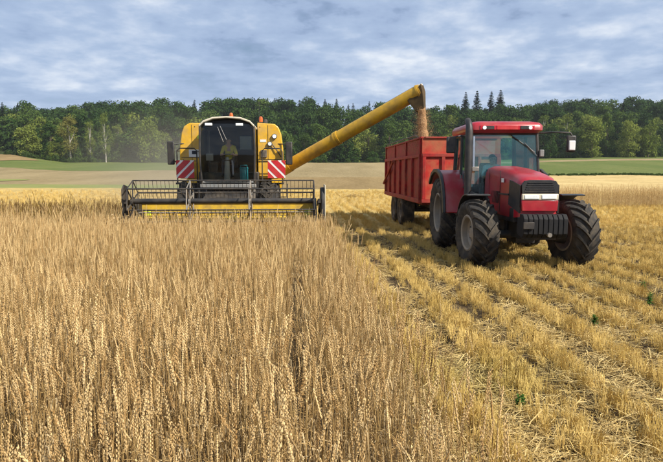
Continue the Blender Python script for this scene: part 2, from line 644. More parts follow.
KL, KR = -0.19, 0.24                   # field boundaries that run away from the camera
FIELDS = [
    # name, material, k0, k1, list of (near D, far D)
    ('stubble_field', 'stubble_far', -1.5, KL, 48, 54), ('grass_strip', 'green_strip', -1.5, KL, 54, 62),
    ('tan_field', 'tan_field', -1.5, KL, 62, 112), ('meadow', 'meadow', -1.5, KL, 112, 168),
    ('stubble_field', 'stubble_far', KL, KR, 48, 52), ('brown_field', 'brown_field', KL, KR, 52, 84),
    ('tan_field', 'tan_field', KL, KR, 84, 168),
    ('wheat_field', 'wheat_far', KR, 1.5, 48, 82), ('meadow', 'meadow', KR, 1.5, 82, 140),
    ('tan_field', 'tan_field', KR, 1.5, 140, 150), ('meadow', 'meadow', KR, 1.5, 150, 168),
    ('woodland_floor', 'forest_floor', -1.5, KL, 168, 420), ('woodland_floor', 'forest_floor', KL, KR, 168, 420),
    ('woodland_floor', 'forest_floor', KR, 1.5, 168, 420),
]
for nm, m, k0, k1, d0, d1 in FIELDS:
    ks = np.linspace(k0, k1, int((k1 - k0) / .006) + 2)
    ds = np.linspace(d0, d1, int((d1 - d0) / 3) + 2)
    K, Dg = np.meshgrid(ks, ds)
    # field edges wander a little; the same wander on both sides of a shared edge
    for r_ in range(Dg.shape[0]):
        for c_ in range(Dg.shape[1]):
            k_, d_ = K[r_, c_], Dg[r_, c_]
            if 50 < d_ < 400:
                Dg[r_, c_] = d_ + (mnoise.noise((k_ * 9, d_ * .02, 1)) * .035 + mnoise.noise((k_ * 45, d_ * .05, 2)) * .012) * d_
    sheet(nm, K * Dg, Dg, tz(K * Dg, Dg), m)
# green wedge reaching into the tan field at the far left
ks, ds = np.linspace(-.80, -.565, 24), np.linspace(0, 1, 6)
K, V = np.meshgrid(ks, ds)
taper = np.clip((-.565 - K) / .09, 0, 1) ** .6
Dg = 74 + (V - .5) * 9 * taper + 25 * (K + .6)
sheet('grass_patch', K * Dg, Dg, tz(K * Dg, Dg) + .05, 'green_strip')
# bare slope under the wood at the far left
ks, ds = np.linspace(-1.2, -.545, 60), np.linspace(0, 1, 16)
K, V = np.meshgrid(ks, ds)
taper = np.clip((-.545 - K) / .06, 0, 1) ** .7
Dg = 152 + (V - .5) * 36 * taper + 2 * np.sin(K * 40)
sheet('bare_field', K * Dg, Dg, tz(K * Dg, Dg) + .10, 'brown_field')


# ------------------------------------------------------------------ scattered plants (geometry nodes, only for uncountable stuff)
def scatter(name, variants, P, ROT, S, IDX, TINT, label, cat=None):
    src = bpy.data.collections.new(name + '_sources')
    for i, me in enumerate(variants):
        o = bpy.data.objects.new('%s_source_%02d' % (name, i), me)
        src.objects.link(o)
    me = bpy.data.meshes.new(name)
    me.from_pydata([tuple(p) for p in P], [], [])
    for an, ty, arr, f in (('rot', 'FLOAT_VECTOR', ROT, 'vector'), ('scl', 'FLOAT', S, 'value'), ('idx', 'INT', IDX, 'value'),
                           ('tint', 'FLOAT', TINT, 'value')):
        at = me.attributes.new(an, ty, 'POINT')
        at.data.foreach_set(f, np.asarray(arr, np.int32 if ty == 'INT' else np.float32).ravel())
    o = link(name, me)
    tag(o, label, cat, None, 'stuff')
    g = bpy.data.node_groups.new(name + '_nodes', 'GeometryNodeTree')
    g.interface.new_socket('Geometry', in_out='INPUT', socket_type='NodeSocketGeometry')
    g.interface.new_socket('Geometry', in_out='OUTPUT', socket_type='NodeSocketGeometry')
    n, l = g.nodes, g.links
    gi, go = n.new('NodeGroupInput'), n.new('NodeGroupOutput')
    ci = n.new('GeometryNodeCollectionInfo')
    ci.inputs['Collection'].default_value = src
    ci.inputs['Separate Children'].default_value = True
    ci.inputs['Reset Children'].default_value = True
    ip = n.new('GeometryNodeInstanceOnPoints')
    ip.inputs['Pick Instance'].default_value = True

    def attr(nm, ty):
        a = n.new('GeometryNodeInputNamedAttribute')
        a.data_type = ty
        a.inputs['Name'].default_value = nm
        return a.outputs['Attribute']
    e = n.new('FunctionNodeEulerToRotation')
    l.new(attr('rot', 'FLOAT_VECTOR'), e.inputs[0])
    l.new(gi.outputs[0], ip.inputs['Points'])
    l.new(ci.outputs[0], ip.inputs['Instance'])
    l.new(attr('idx', 'INT'), ip.inputs['Instance Index'])
    l.new(e.outputs[0], ip.inputs['Rotation'])
    l.new(attr('scl', 'FLOAT'), ip.inputs['Scale'])
    l.new(ip.outputs[0], go.inputs[0])
    md = o.modifiers.new('scatter', 'NODES')
    md.node_group = g
    return o


def ribbon(mb, pts, w, nrm=Vector((1, 0, 0))):
    n = len(pts)
    vs, fs = [], []
    for i, p in enumerate(pts):
        ww = w * (1 - (i / (n - 1)) ** 2 * .9)
        vs += [Vector(p) - nrm * ww / 2, Vector(p) + nrm * ww / 2]
    for i in range(n - 1):
        fs.append((2 * i, 2 * i + 1, 2 * i + 3, 2 * i + 2))
    mb.add(vs, fs)


def wheat_stalk(rs, nod):
    """one ripe spelt stalk: jointed stem, lax ear of alternating spikelets, dry leaves. nod 0 upright .. 1 hanging"""
    mb = MB()
    H = .70 + rs.uniform(-.08, .06)
    earL = rs.uniform(.11, .16)
    bend = rs.uniform(.0, .10)
    p = Vector((0, 0, 0))
    d = Vector((rs.uniform(-.03, .03), rs.uniform(-.03, .03), 1)).normalized()
    pts = [p.copy()]
    n = 6
    for i in range(n):
        p = p + d * (H * (1 - .30 * nod) / n)
        d = (d + Vector((bend * .25, 0, 0))).normalized()
        pts.append(p.copy())
    # neck that arches over
    ang = math.atan2(d.x, d.z)
    turn = nod * rs.uniform(2.3, 2.75)
    neck = .04 + (.17 if rs.random() < .5 else .27) * nod
    m = 7
    for i in range(m):
        ang += turn / m
        p = p + Vector((math.sin(ang), 0, math.cos(ang))) * neck / m
        pts.append(p.copy())
    mb.mi = 1
    rr = [.0019 - .0009 * i / len(pts) for i in range(len(pts))]
    mb.tube(pts, rr, 4, caps=False)
    # ear
    mb.mi = 0
    k = 15
    q = p.copy()
    side0 = Vector((0, 1, 0)) if rs.random() < .6 else Vector((math.cos(ang), 0, -math.sin(ang)))
    for i in range(k):
        ang += nod * .035
        ax = Vector((math.sin(ang), 0, math.cos(ang)))
        q = q + ax * earL / k
        sd = side0 * (1 if i % 2 else -1)
        L, wd = .0165 * (1 - .25 * i / k), 0.0049 * (1 - .3 * abs(i / k - .4))
        dirn = (ax * 1.0 + sd * .26).normalized()
        c = q + sd * .0024
        b1 = dirn.cross(sd).normalized()
        if b1.length < .1:
            b1 = Vector((0, 1, 0))
        b2 = dirn.cross(b1).normalized()
        a0, a1 = c - dirn * L * .25, c + dirn * L
        mid = c + dirn * L * .25
        mb.add([a0, mid + b1 * wd, mid + b2 * wd * .75, mid - b1 * wd, mid - b2 * wd * .75, a1],
               [(0, 2, 1), (0, 3, 2), (0, 4, 3), (0, 1, 4), (5, 1, 2), (5, 2, 3), (5, 3, 4), (5, 4, 1)])
    # dry leaves
    mb.mi = 2
    for _ in range(rs.choice([1, 2, 2, 3])):
        t = rs.uniform(.25, .8)
        base = pts[int(t * n)]
        a = rs.uniform(0, 2 * PI)
        L = rs.uniform(.10, .24)
        o = Vector((math.cos(a), math.sin(a), 0))
        lp = [base, base + o * L * .14 + Vector((0, 0, L * .30)), base + o * L * .28 + Vector((0, 0, L * .28)),
              base + o * L * .36 + Vector((0, 0, -L * .10)), base + o * L * .38 + Vector((0, 0, -L * .6))]
        ribbon(mb, lp, .007, Vector((-o.y, o.x, rs.uniform(-.4, .4))).normalized())
    return mb.mesh('wheat_stalk', ['ear', 'stem', 'dry_leaf'], fix=False, smooth=False)


rs = random.Random(3)
wheat_variants = [wheat_stalk(rs, nod) for nod in (0, .02, .04, .06, .0, .10, .03, .16, .85, 1.0, 1.1, 1.15, .95, 1.05)]
UPR = [0, 1, 2, 3, 4, 6]
NOD = [5, 7, 8, 9, 10, 11, 12, 13]


def fbm(x, y, s, seed=0.0):
    return mnoise.noise((x * s, y * s, seed)) + .5 * mnoise.noise((x * s * 2.1, y * s * 2.1, seed + 7))


P, ROT, S, IDX, TINT = [], [], [], [], []


def add_wheat(x, y, tint=0.0, smul=1.0, nodp=.42):
    lean = .03 + .05 * fbm(x, y, .5, 3)
    la = 1.2 + 1.6 * fbm(x, y, .25, 9)
    rz = rng.uniform(0, 2 * PI)
    h = max(.55, 1.0 + .09 * fbm(x, y, .9, 1) + rng.normal(0, .13))
    P.append((x, y, float(tz(x, y)) - .01))
    ROT.append((lean * math.sin(la) + rng.normal(0, .035), lean * math.cos(la) + rng.normal(0, .035), rz))
    S.append(h * smul)
    IDX.append(int(rng.choice(NOD if rng.random() < nodp else UPR)))
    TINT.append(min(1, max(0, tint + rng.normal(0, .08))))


TRAM = -.02
D = 1.15
while D < 18.6:
    step = .05 if D < 8 else .06
    dens = 310 if D < 6 else 250
    x0, x1 = -(.70 * D + 1.0), EDGE_U - ROWROT * D + .05
    if D > 14.35:                                   # the header has come this far
        x1 = -6.05
    n = int(dens * (x1 - x0) * step)
    for _ in range(max(0, n)):
        x, y = rng.uniform(x0, x1), D + rng.uniform(0, step)
        # drilled in rows 12 cm apart
        u = row_u(x, y)
        u = round(u / .12) * .12 + rng.normal(0, .022)
        x = u - ROWROT * y
        edge = EDGE_U + .05 * fbm(0, y, .8, 2)
        if u > edge + rng.normal(0, .03):
            continue
        t = abs(u - TRAM - .05 * mnoise.noise((y * .7, 0, 0)))
        if 3.6 < y < 8.5 and t < .085 and mnoise.noise((y * 1.1, 4, 0)) > -.25 and rng.random() < .93:  # tramline gap
            continue
        if fbm(x, y, 1.5, 21) > .38 and rng.random() < .75:
            continue
        if y > 18.2 + .4 * fbm(x, 0, .4, 4):
            continue
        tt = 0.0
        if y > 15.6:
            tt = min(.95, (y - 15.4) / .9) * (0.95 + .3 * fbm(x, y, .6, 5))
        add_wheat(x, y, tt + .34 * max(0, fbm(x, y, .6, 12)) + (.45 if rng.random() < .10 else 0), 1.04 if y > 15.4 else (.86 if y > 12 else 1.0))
    D += step
# a few ears left standing at the edge of the stubble
for _ in range(40):
    y = rng.uniform(2.2, 9)
    add_wheat(EDGE_U - ROWROT * y + abs(rng.normal(0, .25)), y, .25, .93, .3)
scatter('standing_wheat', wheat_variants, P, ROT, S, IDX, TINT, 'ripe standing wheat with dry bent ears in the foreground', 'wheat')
print('wheat stalks', len(P))

P, ROT, S, IDX, TINT = [], [], [], [], []
for _ in range(7000):
    y = 29 + 9 * rng.random() ** 1.7
    x = rng.uniform(.37 * 29, .80 * y)
    y += .5 * fbm(x, 0, .3, 3)
    add_wheat(x, y, 0, 1.0, .2)
scatter('standing_wheat', wheat_variants, P, ROT, S, IDX, TINT, 'uncut strip of tan wheat far behind the tractor', 'wheat')


def stubble_tuft(rs, n, h0, h1, spread, lean):
    mb = MB()
    mb.mi = 0
    for _ in range(n):
        a, r = rs.uniform(0, 2 * PI), spread * math.sqrt(rs.random())
        b = Vector((r * math.cos(a), r * math.sin(a) * 1.5, -.02))
        h = rs.uniform(h0, h1)
        le = Vector((rs.gauss(0, lean), rs.gauss(0, lean), 1)).normalized()
        mb.tube([b, b + le * h], [.0022, .0018], 3, caps=False)
        if rs.random() < .4:
            q = b + le * h * rs.uniform(.2, .8)
            a = rs.uniform(0, 2 * PI)
            o = Vector((math.cos(a), math.sin(a), 0))
            L = rs.uniform(.06, .14)
            ribbon(mb, [q, q + o * L * .5 + Vector((0, 0, L * .3)), q + o * L + Vector((0, 0, -L * .2))], .007, Vector((-o.y, o.x, .2)).normalized())
    return mb.mesh('stubble_tuft', ['stubble_straw'], fix=False, smooth=False)


def straw_litter(rs, n, spread):
    mb = MB()
    for _ in range(n):
        a, r = rs.uniform(0, 2 * PI), spread * math.sqrt(rs.random())
        c = Vector((r * math.cos(a), r * math.sin(a), rs.uniform(.005, .05)))
        an, L = rs.uniform(0, PI), rs.uniform(.06, .26)
        d = Vector((math.cos(an), math.sin(an), rs.gauss(0, .22))).normalized()
        k = Vector((rs.gauss(0, .02), rs.gauss(0, .02), rs.uniform(0, .02)))
        if rs.random() < .6:
            mb.tube([c - d * L / 2, c + k, c + d * L / 2], .002, 3, caps=False)
        else:
            ribbon(mb, [c - d * L / 2, c + k, c + d * L / 2], .008, Vector((-d.y, d.x, rs.uniform(-.5, .5))).normalized())
    return mb.mesh('straw_litter', ['litter_straw'], fix=False, smooth=False)


rs = random.Random(5)
stub_variants = ([stubble_tuft(rs, 22, .13, .24, .045, .10) for _ in range(4)] +
                 [stubble_tuft(rs, 16, .07, .15, .06, .30) for _ in range(3)] +
                 [straw_litter(rs, 26, .20) for _ in range(4)])
P, ROT, S, IDX, TINT = [], [], [], [], []


def add_stub(x, y, idx, s, tint, flat=0.0):
    P.append((x, y, float(tz(x, y)) - (.03 if flat else 0)))
    ROT.append((rng.normal(0, .10 + flat), rng.normal(0, .10 + flat), rng.uniform(0, 2 * PI)))
    S.append(s)
    IDX.append(idx)
    TINT.append(min(1, max(0, tint)))


def stubble_area(x0f, x1f, y0, y1, dens):
    y = y0
    while y < y1:
        st = .07 + .008 * max(0, y - 10)
        a, b = x0f(y), x1f(y)
        u0, u1 = row_u(a, y), row_u(b, y)
        q = math.ceil(u0 / .13) * .13
        wob = .07 * mnoise.noise((y * .35, 7, 0))
        while q < u1:
            yy = y + rng.uniform(-.04, .04) * (st / .08)
            u = q + rng.normal(0, .018)
            x = u - ROWROT * yy
            tr = track_amt(u)
            cl = fbm(x, yy, 1.3, 31)
            green = max(0, fbm(x, yy, .35, 40) - .3) * .5
            ridge = .5 + .5 * math.cos((u + wob - 1.98 + .06 * mnoise.noise((u * .9, yy * .5, 3))) * 2 * PI / .68)       # stubble stands in ridges between the pressed bands
            ridge = min(1, max(0, ridge ** .8 + .28 * fbm(x, yy * .5, 1.1, 51)))
            if rng.random() < dens * (.30 + .85 * ridge) * (1 - .55 * tr) * (.80 + .55 * cl):
                tall = rng.random() < .05 + 1.15 * ridge - .5 * tr
                if tall:
                    add_stub(x, yy, int(rng.integers(0, 4)), (.46 + .44 * ridge + .22 * cl) * rng.uniform(.75, 1.2), green)
                else:
                    add_stub(x, yy, int(rng.integers(4, 7)), rng.uniform(.6, .95), green, .15)
            q += .13
        y += st


stubble_area(lambda y: EDGE_U - ROWROT * y + .02, lambda y: .70 * y + 1.0, 2.6, 30, .95)
n_t = len(P)
for _ in range(2800):
    y = 2.6 + 22 * rng.random() ** 1.5
    x = rng.uniform(EDGE_U - ROWROT * y, .70 * y + .5)
    u = row_u(x, y)
    if rng.random() < .35 + .65 * track_amt(u) or rng.random() < .3:
        add_stub(x, y, int(rng.integers(7, 11)), rng.uniform(.7, 1.25), max(0, fbm(x, y, .35, 40) - .25) * .5)
scatter('stubble', stub_variants, P, ROT, S, IDX, TINT, 'golden cut stubble and loose straw on the harvested strip', 'stubble')
print('stubble', n_t, len(P))
# stubble behind the combine and left, sparser with distance
P, ROT, S, IDX, TINT = [], [], [], [], []
for _ in range(15000):
    y = 16 + 32 * rng.random() ** 1.3
    x = rng.uniform(-.72 * y, .36 * y)
    if y < 19.5 and x < -6.0:
        continue
    if -5.2 < x < -1.4 and y < 24:
        continue
    if y < 30 and x > EDGE_U - ROWROT * y:
        continue
    add_stub(x, y, int(rng.integers(0, 11)), rng.uniform(.8, 1.3), 0)
scatter('stubble', stub_variants, P, ROT, S, IDX, TINT, 'sparse golden stubble on the field behind the combine', 'stubble')


# ------------------------------------------------------------------ wheels
_wheel_cache = {}


def wheel_meshes(Rr, Wd, rim, nl, lug_h, tmat, rmat):
    key = (Rr, Wd, rim, nl, tmat, rmat)
    if key in _wheel_cache:
        return _wheel_cache[key]
    h = Wd / 2
    side = Rr - rim

    def crown(t):
        """tyre surface: t 0 centre of the tread .. 1 edge of the shoulder -> (radius, x)"""
        return (Rr - lug_h) - .05 * t ** 3 * (Rr / .7), h * .93 * t

    half = [crown(t) for t in (0, .3, .6, .85, 1.0)]
    half += [(Rr - lug_h - side * .26, h * 1.0), (rim + side * .42, h * 1.02), (rim + side * .16, h * .88), (rim + .01, h * .80), (rim - .03, h * .78)]
    prof = [(r, -x) for r, x in reversed(half[1:])] + half
    t = MB().lathe(prof, 56)
    tyre = t.mesh('tyre', tmat)
    rm = MB()
    # rim well with a dished disc on the outer (-x) side
    d = h
    rm.lathe([(rim + .012, -d * .80), (rim - .02, -d * .84), (rim - .05, -d * .76), (rim - .06, -d * .35), (rim * .72, -d * .22), (rim * .55, -d * .30),
              (rim * .34, -d * .34), (rim * .30, -d * .46), (rim * .12, -d * .50), (0.001, -d * .50)], 40)
    rm.lathe([(rim + .012, d * .80), (rim - .03, d * .80), (rim - .06, d * .3), (rim - .062, -d * .34)], 40)
    rimm = rm.mesh('rim', rmat)
    bo = MB()
    for k in range(8):
        a = 2 * PI * k / 8
        y, z = rim * .43 * math.cos(a), rim * .43 * math.sin(a)
        bo.cyl((-d * .30, y, z), (-d * .40, y, z), .018, n=6)
    bolts = bo.mesh('wheel_bolts', 'dark_steel')
    lugs = []
    if nl:
        for sgn in (-1, 1):
            mb = MB()
            w0 = .030 * Rr / .7
            sweep = 1.15 * h / Rr
            rows = []
            ts = [-.10, .15, .4, .65, .85, 1.0]
            for i, q in enumerate(ts):
                r0, x0 = crown(abs(q))
                rows.append((r0 - .015, r0 + lug_h - .012 * abs(q) ** 2, sgn * h * .93 * q * 1.02, sweep * max(q, 0) ** .85 if q > 0 else -sweep * .1))
            rows.append((rows[-1][0] - side * .18, rows[-1][1] - side * .20, sgn * h * 1.03, sweep * 1.06))
            vs, fs = [], []
            for i, (ra, rb, x, a) in enumerate(rows):
                wa = (w0 + .006) / Rr * (1.0 + .25 * i / len(rows))
                wb = w0 * .78 / Rr * (1.0 + .25 * i / len(rows))
                # angle measured so that a = 0 points forward (-Y), positive upward
                for rr, da in ((ra, -wa), (rb, -wb), (rb, wb), (ra, wa)):
                    an = a + da
                    vs.append((x, -rr * math.cos(an), rr * math.sin(an)))
            for i in range(len(rows) - 1):
                for k in range(3):
                    fs.append((i * 4 + k, i * 4 + k + 1, i * 4 + 5 + k, i * 4 + 4 + k))
            fs.append((0, 1, 2, 3))
            e = (len(rows) - 1) * 4
            fs.append((e + 3, e + 2, e + 1, e))
            mb.add(vs, fs)
            lugs.append(mb.mesh('tyre_lug', tmat, angle=30))
    _wheel_cache[key] = (tyre, rimm, bolts, lugs)
    return _wheel_cache[key]


def wheel(parent, c, Rr, Wd, rim, nl=20, lug_h=.045, outer=-1, steer=0.0, tmat='rubber', rmat='rim_grey'):
    """outer: which side (local x sign) the dished disc faces"""
    tyre, rimm, bolts, lugs = wheel_meshes(Rr, Wd, rim, nl, lug_h, tmat, rmat)
    w = part('wheel', parent, c, (0, 0, steer))
    link('tyre', tyre, w)
    rz = 0 if outer < 0 else PI
    link('rim', rimm, w, rot=(0, 0, rz))
    tag(link('wheel_bolts', bolts, w, rot=(0, 0, rz)), kind='stuff')
    ph = random.uniform(0, 1)
    for i in range(nl):
        for j, lg in enumerate(lugs):
            a = 2 * PI * (i + ph + .5 * j) / nl
            link('tyre_lug', lg, w, rot=(a, 0, 0))
    return w


# ------------------------------------------------------------------ people (seated, facing -Y, hips at the origin)
def person(name, label, loc, rz, shirt, legs, hand_y=-.43, hand_z=.30, lean=0.0, turn=0.0, cap=None):
    J, E = {}, []

    def j(n, p, r, to=None):
        J[n] = (Vector(p), r)
        if to:
            E.append((to, n))
    j('pelvis', (0, 0, .06), (.15, .11))
    j('waist', (0, .02 - lean * .2, .22), (.135, .10), 'pelvis')
    j('chest', (0, .02 - lean * .6, .40), (.165, .115), 'waist')
    j('upper', (0, .02 - lean * .8, .50), (.13, .09), 'chest')
    j('neck', (0, .01 - lean, .58), (.055, .055), 'upper')
    j('jaw', (turn * .02, -.025 - lean, .645), (.068, .075), 'neck')
    j('skull', (turn * .02, -.010 - lean, .73), (.078, .092), 'jaw')
    j('crown', (turn * .02, -.005 - lean, .79), (.055, .065), 'skull')
    j('nose', (turn * .05, -.118 - lean, .695), (.014, .018), 'jaw')
    for s, q in ((-1, 'r'), (1, 'l')):
        j('ear' + q, (s * .082, .0 - lean, .70), (.012, .02), 'skull')
        j('shoulder' + q, (s * .175, .03 - lean * .8, .50), (.068, .068), 'upper')
        j('elbow' + q, (s * .25, -.10 - lean * .5, .25), (.047, .047), 'shoulder' + q)
        j('wrist' + q, (s * .17, hand_y + .09, hand_z - .02), (.030, .026), 'elbow' + q)
        j('palm' + q, (s * .16, hand_y + .02, hand_z), (.040, .020), 'wrist' + q)
        for k in range(4):
            L = (.036, .042, .040, .030)[k]
            bx = s * (.135 + .017 * k)
            j('knuckle%d%s' % (k, q), (bx, hand_y - .030, hand_z + .018), (.009, .009), 'palm' + q)
            j('finger%d%s' % (k, q), (bx, hand_y - .030 - L * .8, hand_z - .002), (.008, .008), 'knuckle%d%s' % (k, q))
            j('tip%d%s' % (k, q), (bx, hand_y - .030 - L * .5, hand_z - .030), (.007, .007), 'finger%d%s' % (k, q))
        j('thumb' + q, (s * .115, hand_y - .005, hand_z + .002), (.010, .010), 'palm' + q)
        j('thumbtip' + q, (s * .10, hand_y - .035, hand_z - .012), (.008, .008), 'thumb' + q)
        j('hip' + q, (s * .10, -.02, .04), (.10, .09), 'pelvis')
        j('knee' + q, (s * .15, -.43, .07), (.062, .062), 'hip' + q)
        j('ankle' + q, (s * .15, -.48, -.36), (.040, .042), 'knee' + q)
        j('heel' + q, (s * .15, -.47, -.41), (.040, .035), 'ankle' + q)
        j('toe' + q, (s * .16, -.63, -.425), (.040, .025), 'heel' + q)
    names = list(J)
    me = bpy.data.meshes.new(name)
    me.from_pydata([J[n][0] for n in names], [(names.index(a), names.index(b)) for a, b in E], [])
    tmp = bpy.data.objects.new(name + '_tmp', me)
    COL.objects.link(tmp)
    sk = tmp.modifiers.new('skin', 'SKIN')
    sk.use_smooth_shade = True
    sd = tmp.modifiers.new('sub', 'SUBSURF')
    sd.levels = sd.render_levels = 2
    for i, n in enumerate(names):
        v = me.skin_vertices[0].data[i]
        v.radius = J[n][1]
        v.use_root = (n == 'pelvis')
    dg = bpy.context.evaluated_depsgraph_get()
    dg.update()
    out = bpy.data.meshes.new_from_object(tmp.evaluated_get(dg))
    bpy.data.objects.remove(tmp)
    out.materials.clear()
    for m in ('skin', shirt, legs, 'shoe'):
        out.materials.append(MATS[m])
    segs = [(J[a][0], J[b][0], b) for a, b in E]

    def region(b):
        b = b.rstrip('lr') if b[-1] in 'lr' and b not in ('skull',) else b
        if b in ('waist', 'chest', 'upper') or b.startswith('shoulde') or b.startswith('elbow'):
            return 1
        if b.startswith(('hip', 'knee', 'ank')):
            return 2
        if b.startswith(('hee', 'toe')):
            return 3
        return 0
    for p in out.polygons:
        c = p.center
        best, bd = None, 1e9
        for a, b, n in segs:
            ab = b - a
            t = max(0, min(1, (c - a).dot(ab) / ab.length_squared))
            dd = (a + ab * t - c).length
            if dd < bd:
                bd, best = dd, n
        p.material_index = region(best)
    out.shade_smooth()
    o = link(name, out, None, loc, (0, 0, rz))
    tag(o, label, 'person')
    hx = turn * .02
    hb = MB().ball((hx, .012 - lean, .745), (.088, .098, .085))
    hb.v = [(x, y, max(z, .72 - (y + lean) * .35)) for x, y, z in hb.v]
    hb.build('cap' if cap else 'hair', cap or 'hair', o)
    ey = MB()
    for s in (-1, 1):
        ey.ball((hx + s * .03, -.094 - lean, .722), (.012, .008, .007), 8, 6)
    ey.build('eyes', 'shoe', o)
    mo = MB().ball((hx, -.093 - lean, .645), (.022, .008, .005), 8, 6)
    mo.build('mouth', 'sign_red', o)
    return o


# ------------------------------------------------------------------ tractor (local: forward -Y, origin on the ground under the front axle)
T_YAW = R(0.3)
tractor = thing('tractor', 'red farm tractor with black exhaust stack and front weights, towing the trailer', 'tractor',
                (3.99, 11.0, 0), T_YAW)


def T(y):
    return y


FW = dict(Rr=.71, Wd=.52, rim=.37, nl=18, lug_h=.050)
RW = dict(Rr=.93, Wd=.62, rim=.50, nl=20, lug_h=.055)
steer = R(5)
wheel(tractor, (-.96, 0, .69), outer=-1, steer=steer, **FW)
wheel(tractor, (1.03, 0, .69), outer=1, steer=steer, **FW)
wheel(tractor, (-.98, 2.70, .91), outer=-1, **RW)
wheel(tractor, (.98, 2.70, .91), outer=1, **RW)

ax = MB()
ax.cyl((-.74, 0, .66), (.74, 0, .66), .085)
ax.box((0, 0, .62), (.40, .34, .26))
for s in (-1, 1):
    ax.cyl((s * .66, 0, .66), (s * .86, 0, .66), .17, .20)
    ax.cyl((s * .10, .16, .58), (s * .70, .20, .60), .03, n=8)
ax.build('front_axle', 'dark_steel', tractor, bevel=.01)
ch = MB()
ch.bounds(-.27, .27, -.60, 1.30, .62, 1.02)
ch.bounds(-.33, .33, 1.25, 2.95, .55, 1.10)
ch.cyl((-.72, 2.70, .91), (.72, 2.70, .91), .17)
ch.bounds(-.34, .34, .15, 1.2, .72, 1.18)
ch.bounds(-.55, -.36, .60, 1.55, .45, .82)
ch.bounds(.36, .55, .60, 1.55, .45, .82)
ch.build('chassis', 'dark_steel', tractor, bevel=.015)

# bonnet: rounded section lofted along y
secs = []
for y, wdt, top, bot in ((-.80, .33, 1.72, 1.10), (-.76, .37, 1.81, 1.08), (-.60, .395, 1.88, 1.06), (-.2, .41, 1.96, 1.05), (.4, .43, 2.03, 1.06), (1.22, .46, 2.09, 1.10)):
    ring = []
    for u, v in ((-1, 0), (-1, .35), (-1, .68), (-.96, .84), (-.84, .94), (-.55, .99), (0, 1.0), (.55, .99), (.84, .94), (.96, .84), (1, .68), (1, .35), (1, 0)):
        ring.append((wdt * u, y, bot + (top - bot) * v))
    secs.append(ring)
hb = MB()
nr = len(secs[0])
hb.add([p for r_ in secs for p in r_], [(i * nr + k, i * nr + k + 1, (i + 1) * nr + k + 1, (i + 1) * nr + k)
                                       for i in range(len(secs) - 1) for k in range(nr - 1)] + [tuple(range(nr))])
bonnet = hb.build('bonnet', 'tractor_red', tractor, angle=50)
g = MB()
# dark grille set into the nose, carried round onto the sides
g.prism([(-.345, 1.54), (.345, 1.54), (.352, 1.70), (.30, 1.78), (.20, 1.80), (-.20, 1.80), (-.30, 1.78), (-.352, 1.70)], 'xz', -.835, -.78)
for s in (-1, 1):
    g.add([(s * .345, -.80, 1.16), (s * .418, -.30, 1.30), (s * .418, -.34, 1.80), (s * .36, -.80, 1.70),
           (s * .385, -.81, 1.16), (s * .43, -.30, 1.30), (s * .428, -.34, 1.80), (s * .378, -.81, 1.70)],
          [(0, 1, 2, 3), (4, 7, 6, 5), (0, 4, 5, 1), (1, 5, 6, 2), (2, 6, 7, 3), (3, 7, 4, 0)])
grille = g.build('grille', 'black_plastic', bonnet, bevel=.008)
for k in range(5):
    MB().box((0, -.841, 1.58 + .042 * k), (.60 - .03 * k, .012, .014)).build('slat', 'dark_steel', bonnet)
for s in (-1, 1):
    MB().box((s * .165, -.846, 1.475), (.285, .05, .085)).build('headlight', 'lamp_white', bonnet, bevel=.012)
MB().box((0, -.835, 1.475), (.70, .05, .115)).build('headlight_surround', 'cream', bonnet, bevel=.012)
MB().prism([(-.34, 1.20), (.34, 1.20), (.355, 1.41), (-.355, 1.41)], 'xz', -.85, -.79).build('nose_panel', 'tractor_red', bonnet, bevel=.012)
MB().box((-.4375, .05, 1.78), (.012, .13, .085)).build('decal', 'white_paint', bonnet)
MB().box((-.44, -.05, 1.50), (.02, .60, .035)).build('side_stripe', 'black_plastic', bonnet)
for s in (-1, 1):
    lv = part('side_louvre', bonnet)
    for k in range(6):
        MB().box((s * .437, .30 + .09 * k, 1.42), (.012, .035, .26), (R(12), 0, 0)).build('louvre', 'black_plastic', lv)
    MB().box((s * .4335, .22, 1.55), (.008, .012, .86)).build('panel_seam', 'black_plastic', bonnet)
    MB().box((s * .447, .92, 1.58), (.008, .012, .88)).build('panel_seam', 'black_plastic', bonnet)
eb = MB()
for s in (-1, 1):
    eb.bounds(min(s * .30, s * .405), max(s * .30, s * .405), -.55, 1.1, .96, 1.24)
eb.build('engine_side', 'black_plastic', tractor, bevel=.01)

# front weights: suitcase slabs side by side on a carrier
wc = part('front_weights', tractor)
MB().bounds(-.28, .28, -.98, -.60, .66, .98).build('carrier', 'dark_steel', wc, bevel=.01)
slab = MB().prism([(-1.02, .70), (-1.30, .66), (-1.38, .74), (-1.38, 1.02), (-1.31, 1.10), (-1.16, 1.10), (-1.14, 1.03), (-1.02, 1.03)], 'yz', -.041, .041)
slab_me = slab.mesh('weight_slab', 'cast_iron')
for k in range(9):
    w_ = link('weight_slab', slab_me, wc, loc=(-.42 + .092 * k, .08, .07 + random.uniform(-.004, .004)))
    bv = w_.modifiers.new('bevel', 'BEVEL')
    bv.width, bv.segments, bv.limit_method = .01, 2, 'ANGLE'
MB().box((-.38, -1.33, .97), (.20, .03, .13)).build('marker_plate', 'dark_steel', wc, bevel=.008)
MB().cyl((0, -1.32, .80), (0, -1.38, .80), .04).build('pin', 'worn_steel', wc)

# front fenders
for s in (-1, 1):
    f = MB()
    pts = []
    for k in range(9):
        a = R(80 + 10.5 * k)
        pts.append((-.80 * math.cos(a), .70 + .80 * math.sin(a)))
    inner = [(y * .975, .70 + (z - .70) * .965) for y, z in pts]
    f.prism(pts + inner[::-1], 'yz', s * .97 - .24, s * .97 + .24)
    f.box((s * .72, .22, 1.30), (.06, .08, .30))
    f.build('front_fender', 'black_plastic', tractor, bevel=.006)

